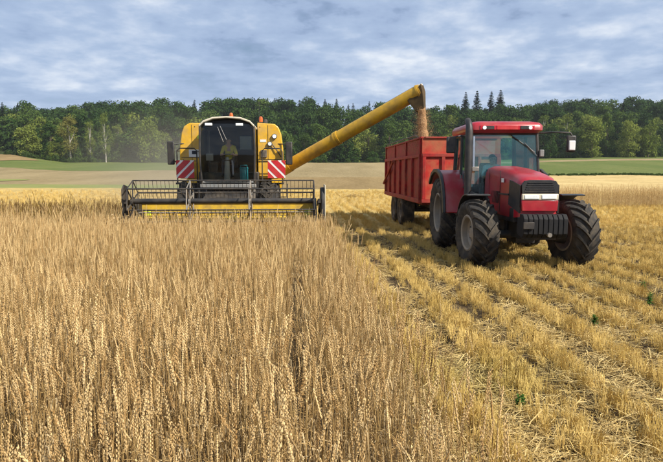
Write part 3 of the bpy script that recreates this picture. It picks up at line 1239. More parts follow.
# cab: pillars, roof, glass, floor
cab_y0, cab_y1, cz0, cz1 = 1.30, 2.95, 1.02, 2.86
fr = MB()
pl = .055
A = {-1: [(-.80, 1.33, 1.55), (-.76, 1.48, 2.86)], 1: [(.80, 1.33, 1.55), (.76, 1.48, 2.86)]}
for s in (-1, 1):
    fr.tube([(s * .66, 1.26, 1.05), (s * .80, 1.28, 1.60), (s * .755, 1.42, 2.86)], pl * .75, 8)
    fr.tube([(s * .80, 2.10, 1.10), (s * .775, 2.16, 2.86)], pl * .7, 8)
    fr.tube([(s * .78, 2.88, 1.55), (s * .74, 2.86, 2.86)], pl * .9, 8)
    fr.tube([(s * .80, 1.28, 1.60), (s * .80, 2.10, 1.58)], .02, 6)
    fr.tube([(s * .755, 1.42, 2.83), (s * .74, 2.86, 2.83)], .04, 6)
fr.tube([(-.66, 1.27, 1.12), (.66, 1.27, 1.12)], .05, 8)
fr.tube([(-.755, 1.42, 2.83), (.755, 1.42, 2.83)], .045, 8)
fr.tube([(-.78, 2.88, 1.60), (.78, 2.88, 1.60)], .04, 8)
fr.build('cab_frame', 'black_plastic', tractor)
fl = MB().bounds(-.72, .72, 1.30, 2.55, 1.02, 1.10)
fl.bounds(-.70, .70, 2.50, 2.92, 1.10, 1.60)
fl.build('cab_floor', 'cab_interior', tractor, bevel=.02)
fw = MB().hexa([(-.60, 1.24, 1.08), (.60, 1.24, 1.08), (.60, 1.36, 1.08), (-.60, 1.36, 1.08), (-.50, 1.30, 1.72), (.50, 1.30, 1.72), (.46, 1.62, 1.70), (-.46, 1.62, 1.70)])
fw.build('dashboard', 'cab_interior', tractor, bevel=.03)


def pane(name, pts, parent, m='tractor_glass', th=.006):
    p = [Vector(q) for q in pts]
    nn = (p[1] - p[0]).cross(p[2] - p[0]).normalized() * th
    return MB().add(p + [q + nn for q in p], [(0, 1, 2, 3), (7, 6, 5, 4), (0, 4, 5, 1), (1, 5, 6, 2), (2, 6, 7, 3), (3, 7, 4, 0)]).build(name, m, parent, smooth=False)


pane('windscreen', [(-.64, 1.235, 1.14), (.64, 1.235, 1.14), (.78, 1.26, 1.60), (-.78, 1.26, 1.60)], tractor)
pane('windscreen', [(-.785, 1.262, 1.60), (.785, 1.262, 1.60), (.745, 1.40, 2.81), (-.745, 1.40, 2.81)], tractor)
for s in (-1, 1):
    pane('door_glass', [(s * .806, 1.30, 1.16), (s * .806, 2.08, 1.16), (s * .775, 2.14, 2.81), (s * .757, 1.44, 2.81)], tractor)
    pane('side_window', [(s * .802, 2.13, 1.60), (s * .785, 2.86, 1.62), (s * .742, 2.84, 2.81), (s * .777, 2.19, 2.81)], tractor)
pane('rear_window', [(-.74, 2.90, 1.64), (.74, 2.90, 1.64), (.70, 2.88, 2.80), (-.70, 2.88, 2.80)], tractor)
for s in (-1, 1):
    MB().tube([(s * .83, 2.02, 1.62), (s * .83, 2.02, 1.90)], .014, 6).build('door_handle', 'grey_plastic', tractor)
# roof: shallow dome with a dark lip and a light bar in front
ro = MB()
rings = []
for z, gx_, gy0, gy1 in ((2.84, .79, 1.30, 3.02), (2.90, .85, 1.20, 3.07), (3.00, .85, 1.20, 3.07), (3.07, .80, 1.26, 3.02), (3.11, .66, 1.40, 2.90), (3.125, .40, 1.70, 2.6)):
    rr_, cc = .14, []
    for cx_, cy_, a0 in ((gx_ - rr_, gy0 + rr_, -90), (gx_ - rr_, gy1 - rr_, 0), (-gx_ + rr_, gy1 - rr_, 90), (-gx_ + rr_, gy0 + rr_, 180)):
        for k in range(4):
            a = R(a0 + 30 * k)
            cc.append((cx_ + rr_ * math.cos(a), cy_ + rr_ * math.sin(a), z))
    rings.append(cc)
nn_ = len(rings[0])
ro.add([p for r_ in rings for p in r_], [(i * nn_ + k, i * nn_ + (k + 1) % nn_, (i + 1) * nn_ + (k + 1) % nn_, (i + 1) * nn_ + k)
                                        for i in range(len(rings) - 1) for k in range(nn_)] + [tuple(range(nn_ - 1, -1, -1)), tuple((len(rings) - 1) * nn_ + k for k in range(nn_))])
roof = ro.build('cab_roof', 'tractor_red', tractor, angle=50)
MB().bounds(-.62, .62, 1.183, 1.23, 2.90, 3.00).build('light_bar', 'lamp_red', roof, bevel=.01)
MB().bounds(-.24, .24, 1.172, 1.20, 2.905, 2.995).build('light_bar_centre', 'sign_red', roof, bevel=.006)
for s in (-1, 1):
    MB().cyl((s * .52, 1.19, 2.95), (s * .52, 1.165, 2.95), .042).build('roof_light', 'lamp_white', roof)
    MB().box((s * .40, 1.178, 2.95), (.20, .02, .075)).build('roof_light_housing', 'black_plastic', roof, bevel=.006)

# wiper, steering wheel, seat
wp = MB().tube([(.10, 1.36, 2.82), (.34, 1.352, 2.66), (.70, 1.318, 2.40)], .011, 6)
wp.tube([(.45, 1.325, 2.62), (.74, 1.300, 2.32)], .009, 6)
wp.build('wiper', 'black_plastic', tractor)
sc_ = MB().tube([(0, 1.50, 1.62), (0, 1.68, 1.86)], .035, 8)
col_ = sc_.build('steering_column', 'black_plastic', tractor)
sw = MB()
ring = [(.19 * math.cos(2 * PI * k / 20), 1.69 + .14 * math.sin(2 * PI * k / 20), 1.88 + .13 * math.sin(2 * PI * k / 20)) for k in range(21)]
sw.tube(ring, .014, 6)
sw.tube([(-.18, 1.69, 1.88), (.18, 1.69, 1.88)], .012, 6)
sw.build('steering_wheel', 'black_plastic', col_)
st = MB().bounds(-.25, .25, 2.02, 2.50, 1.42, 1.54)
st.bounds(-.18, .18, 2.10, 2.42, 1.10, 1.44)
st.hexa([(-.25, 2.44, 1.50), (.25, 2.44, 1.50), (.25, 2.56, 1.50), (-.25, 2.56, 1.50), (-.20, 2.56, 2.18), (.20, 2.56, 2.18), (.20, 2.66, 2.18), (-.20, 2.66, 2.18)])
st.build('driver_seat', 'seat_cloth', tractor, bevel=.03)

# exhaust stack on the right front pillar (viewer's left)
ex = MB().tube([(-.88, 1.12, 1.45), (-.88, 1.12, 2.10), (-.88, 1.12, 2.85), (-.88, 1.13, 2.96), (-.88, 1.19, 3.06), (-.88, 1.30, 3.12)], [.075, .085, .085, .075, .07, .068], 14)
exo = ex.build('exhaust_stack', 'black_plastic', tractor)
sh = MB().tube([(-.765, 1.13, 2.05), (-.765, 1.15, 2.75)], .035, 10)
sh.build('intake_pipe', 'chrome', exo)
MB().box((-.72, 1.14, 2.02), (.16, .10, .10)).build('exhaust_bracket', 'worn_steel', exo, bevel=.01)
MB().tube([(-.88, 1.12, 1.50), (-.55, 1.00, 1.35), (-.40, .90, 1.30)], .05, 10).build('exhaust_elbow', 'dark_steel', exo)

# rear fenders
for s in (-1, 1):
    f = MB()
    outer = [(1.62, .98), (1.70, 1.35), (1.86, 1.66), (2.10, 1.88), (2.45, 2.00), (2.85, 2.00), (3.20, 1.90), (3.50, 1.66)]
    inner = [(2.70 + (y - 2.70) * .94, .91 + (z - .91) * .945) for y, z in outer]
    f.prism(outer + inner[::-1], 'yz', s * .95 - .31, s * .95 + .31)
    f.prism([(1.66, 1.05), (1.72, 1.36), (1.87, 1.65), (2.12, 1.86), (2.45, 1.96), (2.85, 1.96), (3.10, 1.88), (2.95, 1.3), (2.3, 1.05)], 'yz', s * .67 - .02, s * .67 + .02)
    fo = f.build('rear_fender', 'tractor_red', tractor, bevel=.02)
    big_o = [(2.70 + (y - 2.70) * 1.035, .91 + (z - .91) * 1.03) for y, z in outer]
    MB().prism(big_o + inner[::-1], 'yz', s * 1.262, s * 1.33).build('fender_flare', 'black_plastic', fo, bevel=.01)
# steps on both sides
for s in (-1, 1):
    st = part('steps', tractor)
    for k in range(3):
        MB().bounds(min(s * .72, s * 1.02), max(s * .72, s * 1.02), 1.48, 1.78, .42 + .26 * k, .45 + .26 * k).build('step', 'dark_steel', st, bevel=.006)
    MB().bounds(min(s * .71, s * .75), max(s * .71, s * .75), 1.46, 1.50, .42, 1.10).build('step_rail', 'dark_steel', st)
    MB().bounds(min(s * .71, s * .75), max(s * .71, s * .75), 1.76, 1.80, .42, 1.10).build('step_rail', 'dark_steel', st)
# mirrors
ml = part('mirror', tractor)
MB().tube([(.76, 1.45, 2.84), (1.05, 1.32, 2.86), (1.45, 1.22, 2.84), (1.50, 1.22, 2.76)], .018, 8).build('mirror_arm', 'black_plastic', ml)
MB().bounds(1.38, 1.59, 1.20, 1.27, 2.40, 2.78).build('mirror_housing', 'black_plastic', ml, bevel=.03)
MB().bounds(1.41, 1.56, 1.165, 1.20, 2.44, 2.66).build('work_lamp', 'white_paint', ml, bevel=.02)
mr = part('mirror', tractor)
MB().tube([(-.76, 1.45, 2.74), (-1.0, 1.40, 2.78), (-1.22, 1.38, 2.74)], .018, 8).build('mirror_arm', 'black_plastic', mr)
MB().bounds(-1.33, -1.11, 1.36, 1.43, 2.38, 2.76).build('mirror_housing', 'black_plastic', mr, bevel=.03)
# right hand beacon light and indicator on the pillar
MB().bounds(.80, .90, 1.28, 1.34, 2.30, 2.46).build('indicator', 'grey_plastic', tractor, bevel=.015)
hit = MB().bounds(-.10, .10, 2.90, 3.55, .50, .60)
hit.cyl((0, 3.50, .42), (0, 3.50, .68), .03, n=8)
hit.build('hitch', 'dark_steel', tractor, bevel=.008)
aw = Matrix.Rotation(T_YAW, 4, 'Z')


def on(root, p):
    return Matrix.Translation(root.location) @ Matrix.Rotation(root.rotation_euler.z, 4, 'Z') @ Vector(p)


person('person', 'tractor driver in a pale shirt sitting behind the windscreen', on(tractor, (0, 2.22, 1.56)), T_YAW, 'shirt_pale', 'trousers_hivis',
       hand_y=-.44, hand_z=.33, lean=.03, turn=-.6)

# ------------------------------------------------------------------ trailer (local: forward -Y, origin on the ground under the front board)
trailer = thing('grain_trailer', 'red high-sided grain trailer hitched behind the tractor, being filled with grain', 'trailer', (3.90, 16.15, 0), R(3.0))
TW, TL, TB, TM, TT = 1.19, 6.9, 1.02, 2.46, 3.00
MB().bounds(-TW + .05, TW - .05, .05, TL - .05, TB - .06, TB + .02).build('floor', 'trailer_red', trailer)
for s in (-1, 1):
    sb = MB()
    x0 = s * TW
    sb.bounds(min(x0, x0 - s * .05), max(x0, x0 - s * .05), 0, TL, TB, TM)
    side = sb.build('side_board', 'trailer_red', trailer, bevel=.008)
    MB().bounds(min(x0, x0 - s * .05), max(x0, x0 - s * .05), 0.0, TL, TM + .012, TT - .05).build('side_extension', 'trailer_red', trailer, bevel=.006)
    MB().bounds(min(x0 + s * .05, x0 - s * .07), max(x0 + s * .05, x0 - s * .07), -.06, TL + .04, TT - .05, TT).build('top_rail', 'trailer_red', trailer, bevel=.01)
    MB().bounds(min(x0 + s * .07, x0), max(x0 + s * .07, x0), .06, TL, TM - .07, TM + .03).build('middle_rail', 'trailer_red', trailer, bevel=.01)
    MB().bounds(min(x0 + s * .07, x0), max(x0 + s * .07, x0), .06, TL, TB - .02, TB + .12).build('bottom_rail', 'trailer_red', trailer, bevel=.01)
    for k in range(7):
        yk = .10 + k * (TL - .25) / 6
        zt = TM - .07
        MB().bounds(min(x0 + s * .075, x0 - .0), max(x0 + s * .075, x0), yk - .06, yk + .06, TB + .12, zt).build('rib', 'trailer_red', trailer, bevel=.012)
        if k % 2 == 0:
            MB().bounds(min(x0 + s * .05, x0), max(x0 + s * .05, x0), yk - .04, yk + .04, TM + .03, TT - .05).build('extension_post', 'trailer_red', trailer, bevel=.008)
    # oblique stay towards the rear
    dg_ = MB().tube([(x0 + s * .10, 4.5, TM - .10), (x0 + s * .10, TL - .05, TB + .45)], .05, 6)
    dg_.build('diagonal_stay', 'trailer_red', trailer)
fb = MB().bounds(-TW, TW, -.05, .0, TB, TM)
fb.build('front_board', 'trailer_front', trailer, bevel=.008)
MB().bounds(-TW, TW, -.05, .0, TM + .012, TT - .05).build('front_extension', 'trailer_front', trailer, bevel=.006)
MB().bounds(-TW + .075, TW - .075, -.10, -.0, TT - .047, TT + .003).build('top_rail', 'trailer_red', trailer, bevel=.01)
MB().bounds(-TW, TW, -.11, -.052, TM - .06, TM + .04).build('middle_rail', 'trailer_red', trailer, bevel=.01)
MB().bounds(-TW, TW, -.11, -.052, TB, TB + .12).build('bottom_rail', 'trailer_red', trailer, bevel=.01)
for x in (-1.13, -.55, 0, .55, 1.13):
    MB().bounds(x - .05, x + .05, -.112, -.053, TB + .12, TM - .06).build('rib', 'trailer_red', trailer, bevel=.01)
MB().bounds(-TW, TW, TL - .0, TL + .05, TB, TT).build('tailgate', 'trailer_red', trailer, bevel=.008)
# tarpaulin bow and rail standing on the far end
MB().tube([(-TW, TL, TT), (-TW, TL - .1, TT + .10), (-TW, .9, TT + .10), (-TW, .5, TT)], .02, 6).build('tarpaulin_rail', 'dark_steel', trailer)
cb = MB()
for s in (-1, 1):
    cb.bounds(s * .45 - .06, s * .45 + .06, -.1, TL, TB - .28, TB - .06)
for yk in (.6, 2.4, 4.2, 6.2):
    cb.bounds(-.42, .42, yk - .05, yk + .05, TB - .25, TB - .09)
cb.build('chassis_beam', 'dark_steel', trailer, bevel=.01)
db = MB()
db.tube([(-.45, .2, TB - .2), (-.06, -1.25, .66)], .06, 8)
db.tube([(.45, .2, TB - .2), (.06, -1.25, .66)], .06, 8)
db.cyl((0, -1.20, .66), (0, -1.62, .64), .05)
db.build('drawbar', 'dark_steel', trailer)
MB().tube([(.12, -1.3, .70), (.15, -1.15, .36), (.18, -.8, .30), (.2, -.2, .85)], .02, 6).build('hydraulic_hose', 'chrome', trailer)
TWH = dict(Rr=.58, Wd=.46, rim=.30, nl=0, lug_h=.012, tmat='rubber_dusty', rmat='rim_dark')
for y in (3.35, 4.75):
    MB().cyl((-.95, y, .57), (.95, y, .57), .07).build('axle', 'dark_steel', trailer)
    for s in (-1, 1):
        wheel(trailer, (s * 1.00, y, .575), outer=s, **TWH)
sp = MB()
for s in (-1, 1):
    sp.bounds(s * .62 - .04, s * .62 + .04, 3.0, 5.1, .66, .86)
sp.build('spring_pack', 'dark_steel', trailer, bevel=.01)

# grain inside and falling
gh = np.linspace(-TW + .06, TW - .06, 30), np.linspace(.06, TL - .06, 60)
HX, HY = np.meshgrid(*gh)
HZ = 1.75 + .85 * np.exp(-((HX + .45) ** 2 / .9 + (HY - 1.0) ** 2 / 3.0)) + .02 * rng.normal(size=HX.shape)
hp = sheet('grain_heap', HX, HY, HZ, 'grain', 'stuff', 'brown grain piled inside the red trailer')
hp['category'] = 'grain'
hp.location = trailer.location
hp.rotation_euler = trailer.rotation_euler

# ------------------------------------------------------------------ combine harvester (local: forward -Y, origin on the ground under the front axle)
C_YAW = R(3.7)
combine = thing('combine_harvester', 'yellow combine harvester cutting the wheat, unloading tube swung out over the trailer', 'combine harvester',
                (-3.30, 17.35, 0), C_YAW)
WHF = dict(Rr=.86, Wd=.62, rim=.42, nl=16, lug_h=.05)
WHR = dict(Rr=.58, Wd=.42, rim=.30, nl=14, lug_h=.04)
for s in (-1, 1):
    wheel(combine, (s * 1.28, 0, .84), outer=s, **WHF)
    wheel(combine, (s * 1.15, 3.7, .57), outer=s, **WHR)
b = MB()
b.bounds(-.95, .95, -.35, 3.3, .95, 1.95)
b.bounds(-.80, .80, 3.3, 5.0, .90, 1.9)
b.cyl((-1.0, 0, .84), (1.0, 0, .84), .16)
b.cyl((-1.0, 3.7, .58), (1.0, 3.7, .58), .10)
b.bounds(-.30, .30, 3.4, 4.0, .58, .95)
b.build('chassis', 'dark_steel', combine, bevel=.02)


def rounded(x0, x1, z0, z1, r, corners, n=5):
    """rectangle outline in x,z with some corners rounded: 'tl','tr'"""
    pts = [(x0, z0), (x1, z0)]
    if 'tr' in corners:
        pts += [(x1 - r + r * math.cos(a), z1 - r + r * math.sin(a)) for a in np.linspace(0, PI / 2, n)]
    else:
        pts.append((x1, z1))
    if 'tl' in corners:
        pts += [(x0 + r + r * math.cos(a), z1 - r + r * math.sin(a)) for a in np.linspace(PI / 2, PI, n)]
    else:
        pts.append((x0, z1))
    return pts


# yellow shoulder panels either side of the cab, then tank and hood behind
lp = [(-1.60, 1.74), (-.80, 1.74), (-.80, 3.52), (-1.26, 3.52), (-1.43, 3.42), (-1.52, 3.22), (-1.60, 2.7)]
MB().prism(lp, 'xz', .02, .62).build('shoulder_panel', 'combine_yellow', combine, bevel=.025)
rp = [(.90, 1.74), (1.72, 1.74), (1.72, 2.7), (1.66, 3.20), (1.58, 3.40), (1.46, 3.50), (.90, 3.54)]
MB().prism(rp, 'xz', .02, .62).build('shoulder_panel', 'combine_yellow', combine, bevel=.025)
MB().prism([(-1.48, 1.95), (1.60, 1.95), (1.60, 3.0), (1.45, 3.44), (-1.3, 3.44), (-1.48, 3.0)], 'xz', .625, 3.2).build('grain_tank', 'combine_yellow', combine, bevel=.04)
MB().prism([(3.21, 1.3), (5.4, 1.0), (5.7, 1.5), (5.5, 2.5), (4.6, 3.0), (3.21, 3.1)], 'yz', -1.15, 1.2).build('rear_hood', 'combine_yellow', combine, bevel=.05)
for s in (-1, 1):
    MB().prism([(.7, 1.0), (3.1, 1.0), (3.1, 1.93), (.7, 1.93)], 'yz', s * 1.50 - .02, s * 1.50 + .02).build('side_panel', 'combine_yellow', combine, bevel=.01)

for x, z0_, z1_ in ((-1.20, 1.80, 3.46), (1.24, 1.80, 3.46)):
    MB().bounds(x - .006, x + .006, .012, .03, z0_, z1_).build('panel_seam', 'black_plastic', combine)
for x0_, x1_, z_ in ((-1.54, -.82, 2.42), (.92, 1.68, 2.36)):
    MB().bounds(x0_, x1_, .011, .03, z_ - .006, z_ + .006).build('panel_seam', 'black_plastic', combine)
for x, z_ in ((-1.48, 1.84), (-1.48, 2.34), (-.86, 2.34), (1.64, 1.84), (1.64, 2.28), (.96, 2.28), (.98, 3.40), (-1.10, 3.40)):
    MB().cyl((x, .012, z_), (x, .025, z_), .016, n=8).build('bolt', 'dark_steel', combine)
MB().bounds(.98, 1.18, .008, .03, 2.92, 3.00).build('warning_sticker', 'white_paint', combine)
MB().bounds(-1.02, -.86, .008, .03, 3.02, 3.12).build('warning_sticker', 'lime', combine)
# cab
CX0, CX1, CY0, CY1, CZ0, CZ1 = -.76, .88, -.95, .60, 1.66, 3.62
fl = MB().bounds(CX0, CX1, CY0 + .02, CY1, CZ0 - .10, CZ0)
fl.build('cab_floor', 'dark_steel', combine, bevel=.02)
MB().prism([(CX0 - .03, 1.47), (CX1 + .03, 1.47), (CX1 + .03, 1.58), (CX0 - .03, 1.58)], 'xz', CY0 - .10, CY0 + .10).build('cab_bumper', 'grey_plastic', combine, bevel=.02)
arch = [(CX0 - .02, 3.36), (CX0 + .12, 3.50), (CX0 + .40, 3.60), (0.06, 3.63), (CX1 - .40, 3.60), (CX1 - .12, 3.50), (CX1 + .02, 3.36)]
low = [(x * .975, z - .055) for x, z in arch]
roofc = MB().prism(arch + low[::-1], 'xz', CY0 - .14, CY1 + .02).build('cab_roof', 'cream', combine, bevel=.015)
MB().prism([(CX0 + .06, 3.31), (CX1 - .06, 3.31)] + [(x * .93, z - .09) for x, z in arch[::-1][1:-1]], 'xz', CY0 + .06, CY1).build('roof_lining', 'cab_interior', combine)
for s, x in ((-1, CX0), (1, CX1)):
    MB().tube([(x * .97, CY0, CZ0 - .08), (x * 1.01, CY0 - .10, 2.5), (x * .99, CY0 - .06, 3.36)], .035, 8).build('front_pillar', 'dark_steel', combine)
    MB().tube([(x * .98, CY1 - .05, CZ0), (x * .98, CY1 - .05, 3.36)], .04, 8).build('rear_pillar', 'grey_plastic', combine)
MB().tube([(CX0 + .04, CY0, CZ0 - .02), (CX1 - .04, CY0, CZ0 - .02)], .035, 8).build('cab_sill', 'grey_plastic', combine)
rw = MB()
rw.bounds(CX0 + .03, .28, CY1 - .06, CY1, CZ0, 3.36)
rw.bounds(.66, CX1 - .03, CY1 - .06, CY1, CZ0, 3.36)
rw.bounds(.28, .66, CY1 - .06, CY1, CZ0, 2.70)
rw.bounds(.28, .66, CY1 - .06, CY1, 3.14, 3.36)
rw.build('cab_rear_wall', 'cab_interior', combine)
pane('rear_window', [(.28, CY1 - .05, 2.70), (.66, CY1 - .05, 2.70), (.66, CY1 - .05, 3.14), (.28, CY1 - .05, 3.14)], combine, 'cab_glass')
# bowed windscreen
ws = MB()
vsx, fsx = [], []
nxw, nzw = 8, 6
for k in range(nzw + 1):
    z = CZ0 + .02 + (3.40 - CZ0 - .02) * k / nzw
    for i in range(nxw + 1):
        q = i / nxw
        x = CX0 * .97 + (CX1 - CX0) * .97 * q
        y = CY0 - .02 - .10 * math.sin(PI * k / nzw) - .14 * math.sin(PI * q)
        vsx.append((x, y, z))
for k in range(nzw):
    for i in range(nxw):
        a = k * (nxw + 1) + i
        fsx.append((a, a + 1, a + nxw + 2, a + nxw + 1))
ws.add(vsx, fsx)
ws.build('windscreen', 'cab_glass', combine)
for x in (CX0 + .005, CX1 - .005):
    pane('side_window', [(x, CY0 + .03, CZ0 + .05), (x, CY1 - .08, CZ0 + .05), (x, CY1 - .08, 3.38), (x, CY0 + .03, 3.38)], combine, 'cab_glass')
MB().tube([(-.12, CY0 - .24, 3.32), (.06, CY0 - .27, 2.92)], .010, 6).tube([(-.20, CY0 - .235, 3.30), (-.03, CY0 - .275, 2.85)], .010, 6).build('wiper', 'grey_plastic', combine)
for x in (-.48, .44):
    MB().bounds(x - .11, x + .11, CY0 - .16, CY0 - .10, 3.34, 3.42).build('roof_light', 'lamp_white', combine, bevel=.012)
sc_ = MB().tube([(-.02, -.60, CZ0), (-.02, -.52, 2.28), (-.02, -.44, 2.38)], [.10, .075, .06], 10).build('steering_column', 'grey_plastic', combine)
sw = MB()
sw.tube([(-.02 + .20 * math.cos(2 * PI * k / 20), -.43 + .16 * math.sin(2 * PI * k / 20), 2.42 + .10 * math.sin(2 * PI * k / 20)) for k in range(21)], .015, 6)
sw.tube([(-.21, -.43, 2.42), (.17, -.43, 2.42)], .012, 6)
sw.build('steering_wheel', 'black_plastic', sc_)
st = MB().bounds(-.27, .23, -.08, .36, 2.06, 2.20)
st.bounds(-.20, .16, 0, .32, CZ0, 2.08)
st.hexa([(-.26, .30, 2.16), (.22, .30, 2.16), (.22, .42, 2.16), (-.26, .42, 2.16), (-.22, .38, 2.86), (.18, .38, 2.86), (.18, .48, 2.86), (-.22, .48, 2.86)])
st.build('driver_seat', 'seat_cloth', combine, bevel=.03)
MB().bounds(-.62, -.34, -.30, .30, CZ0, 2.28).build('control_console', 'cab_interior', combine, bevel=.04)
MB().bounds(-.66, -.44, -.62, -.56, 2.30, 2.52).build('monitor', 'grey_plastic', combine, bevel=.01)
ck = MB().lathe([(.001, 0), (.125, 0), (.13, .02), (.13, .36), (.125, .38), (.14, .385), (.14, .42), (.12, .44), (.001, .44)], 20, axis='z')
ck.tube([(-.10, 0, .42), (-.10, 0, .50), (.10, 0, .50), (.10, 0, .42)], .012, 6)
cko = ck.build('drinks_cooler', 'teal')
tag(cko, 'teal drinks barrel standing on the combine cab floor', 'cooler')
cko.location = on(combine, (.52, -.72, CZ0))
person('person', 'combine driver in a yellow shirt sitting in the dark cab', on(combine, (-.02, .12, 2.24)), C_YAW, 'shirt_yellow', 'trousers', hand_y=-.50, hand_z=.27, lean=.14)

# beacons, mirrors, rails, warning boards
for x, y, z in ((.06, .1, 3.61), (1.00, .30, 3.52)):
    bc = part('beacon', combine)
    MB().cyl((x, y, z), (x, y, z + .06), .05).build('beacon_base', 'black_plastic', bc)
    MB().lathe([(.06, 0), (.065, .10), (.05, .17), (.001, .19)], 14, (x, y, z + .06), 'z').build('beacon_lens', 'lamp_orange', bc)
MB().tube([(.94, .4, 3.52), (.94, .4, 4.25)], .008, 6).build('antenna', 'black_plastic', combine)
ex = MB().tube([(1.1, 1.2, 3.40), (1.1, 1.2, 3.62), (1.1, 1.32, 3.72)], .07, 10)
ex.build('exhaust_stack', 'dark_steel', combine)
for s, x in ((-1, -1.82), (1, 1.92)):
    m_ = part('mirror', combine)
    MB().bounds(x - .11, x + .11, -.26, -.18, 2.18, 2.92).build('mirror_housing', 'black_plastic', m_, bevel=.03)
    MB().bounds(x - .09, x + .09, -.178, -.172, 2.22, 2.88).build('mirror_glass', 'mirror_glass', m_)
    MB().tube([(x, -.18, 2.80), (x - s * .25, .0, 2.86), (x - s * .45, .06, 2.86)], .02, 6).build('mirror_arm', 'dark_steel', m_)
    MB().tube([(x, -.18, 2.30), (x - s * .25, .0, 2.26), (x - s * .45, .06, 2.26)], .02, 6).build('mirror_arm', 'dark_steel', m_)
for x0, x1 in ((-1.62, -1.00), (1.06, 1.70)):
    hr = MB()
    hr.tube([(x0, -.28, 1.62), (x0, -.28, 2.62), (x0 + .08, -.28, 2.70), (x1 - .08, -.28, 2.70), (x1, -.28, 2.62), (x1, -.28, 1.62)], .020, 6)
    hr.tube([(x0, -.28, 2.30), (x1, -.28, 2.30)], .014, 6)
    hr.tube([(x0, -.28, 2.62), (x0, .04, 2.62)], .016, 6)
    hr.tube([(x1, -.28, 2.62), (x1, .04, 2.62)], .016, 6)
    hr.build('handrail', 'dark_steel', combine)
    pf = MB().bounds(x0 - .05, x1 + .05, -.36, .02, 1.56, 1.62)
    pf.build('platform', 'dark_steel', combine, bevel=.008)
    MB().bounds(x0 + .30, x0 + .62, -.40, -.365, 1.60, 1.73).build('platform_bracket', 'combine_yellow', combine, bevel=.01)
for s, xc in ((-1, -1.36), (1, 1.52)):
    wb = part('warning_board', combine)
    h = .28
    z0 = 1.76
    MB().bounds(xc - h, xc + h, -.36, -.335, z0, z0 + 2 * h).build('board', 'white_paint', wb, bevel=.006)
    # slanting red bands, clipped to the board
    for c0 in (-.46, -.13, .20, .53):
        half = .085
        poly = []
        lines = []
        for xx in np.linspace(-h, h, 15):
            # band centre rises to the right on the left board, falls on the right one
            zc_ = (c0 + xx * -s * 1.0 + h)
            lo_, hi_ = max(0, zc_ - half * 1.41), min(2 * h, zc_ + half * 1.41)
            if hi_ > lo_:
                lines.append((xx, lo_, hi_))
        if len(lines) > 1:
            poly = [(xc + a, z0 + l_) for a, l_, _ in lines] + [(xc + a, z0 + hh) for a, _, hh in reversed(lines)]
            MB().prism(poly, 'xz', -.366, -.3605).build('stripe', 'sign_red', wb, smooth=False)
MB().box((-1.12, -.004, 2.55), (.36, .02, .24)).build('maker_plate', 'white_paint', combine, bevel=.006)
MB().box((-1.12, -.018, 2.58), (.16, .012, .11)).build('maker_mark', 'trousers', combine)
for x, z, r_ in ((1.45, 3.10, .085), (1.30, 2.86, .08)):
    MB().cyl((x, .015, z), (x, -.05, z), r_).build('work_lamp', 'black_plastic', combine, bevel=.01)
    MB().cyl((x, -.052, z), (x, -.06, z), r_ * .75).build('lamp_glass', 'lamp_white', combine)
MB().bounds(1.00, 1.20, -.03, .015, 2.42, 2.66).build('vent_cover', 'rim_dark', combine, bevel=.01)
MB().tube([(1.36, -.02, 2.86), (1.52, -.05, 2.66), (1.66, -.02, 2.44)], .018, 6).build('hose', 'black_plastic', combine)
ld = part('ladder', combine)
for x in (1.50, 1.86):
    MB().tube([(x, -.45, 1.58), (x, -.55, .55)], .022, 6).build('ladder_rail', 'dark_steel', ld)
for k in range(4):
    MB().bounds(1.51, 1.85, -.60 + .03 * k, -.44 + .03 * k, .62 + .26 * k, .65 + .26 * k).build('rung', 'dark_steel', ld)

# feeder house and the grating under the cab
MB().hexa([(-.62, -2.17, .45), (.62, -2.17, .45), (.62, -.35, 1.05), (-.62, -.35, 1.05), (-.62, -2.17, 1.02), (.62, -2.17, 1.02), (.62, -.35, 1.52), (-.62, -.35, 1.52)]).build('feeder_house', 'dark_steel', combine, bevel=.02)
gt = part('front_grating', combine)
MB().bounds(-1.50, 1.65, -.50, -.44, 1.05, 1.44).build('grating_back', 'black_plastic', gt)
for k in range(13):
    x = -1.40 + k * 2.95 / 12
    MB().bounds(x - .035, x + .035, -.56, -.505, 1.10, 1.40).build('slat', 'worn_steel', gt, bevel=.008)

# header
hd = part('header', combine, (.22, -3.15, 0))
HW = 2.46
MB().prism([(.06, .22), (.10, .30), (.30, .26), (.62, .26), (.86, .42), (.92, .62), (.92, 1.06), (.95, 1.06), (.95, .40), (.85, .20), (.55, .16), (.1, .18)], 'yz', -HW, HW).build('trough', 'trough_yellow', hd)
MB().bounds(-HW, HW, .88, 1.00, 1.065, 1.13).build('back_beam', 'dark_steel', hd, bevel=.012)
ia = MB().cyl((-HW + .05, .55, .58), (HW - .05, .55, .58), .17, n=20)
iao = ia.build('intake_auger', 'trough_yellow', hd)
fl = MB()
for s in (-1, 1):
    turns, n = 5, 100
    vv, ff = [], []
    for i in range(n + 1):
        q = i / n
        x = s * (.5 + q * (HW - .6))
        a = s * 2 * PI * turns * q
        for r_ in (.165, .29):
            vv.append((x, .55 + r_ * math.cos(a), .58 + r_ * math.sin(a)))
    for i in range(n):
        ff.append((2 * i, 2 * i + 1, 2 * i + 3, 2 * i + 2))
    fl.add(vv, ff)
fl.build('auger_flight', 'trough_yellow', hd)
kn = MB().bounds(-HW, HW, -.02, .08, .17, .215)
for k in range(70):
    x = -HW + .04 + k * (2 * HW - .08) / 69
    kn.add([(x - .02, -.01, .18), (x + .02, -.01, .18), (x, -.13, .19), (x, -.01, .205)], [(0, 1, 2), (1, 3, 2), (3, 0, 2), (0, 3, 1)])
kn.build('cutter_bar', 'worn_steel', hd)
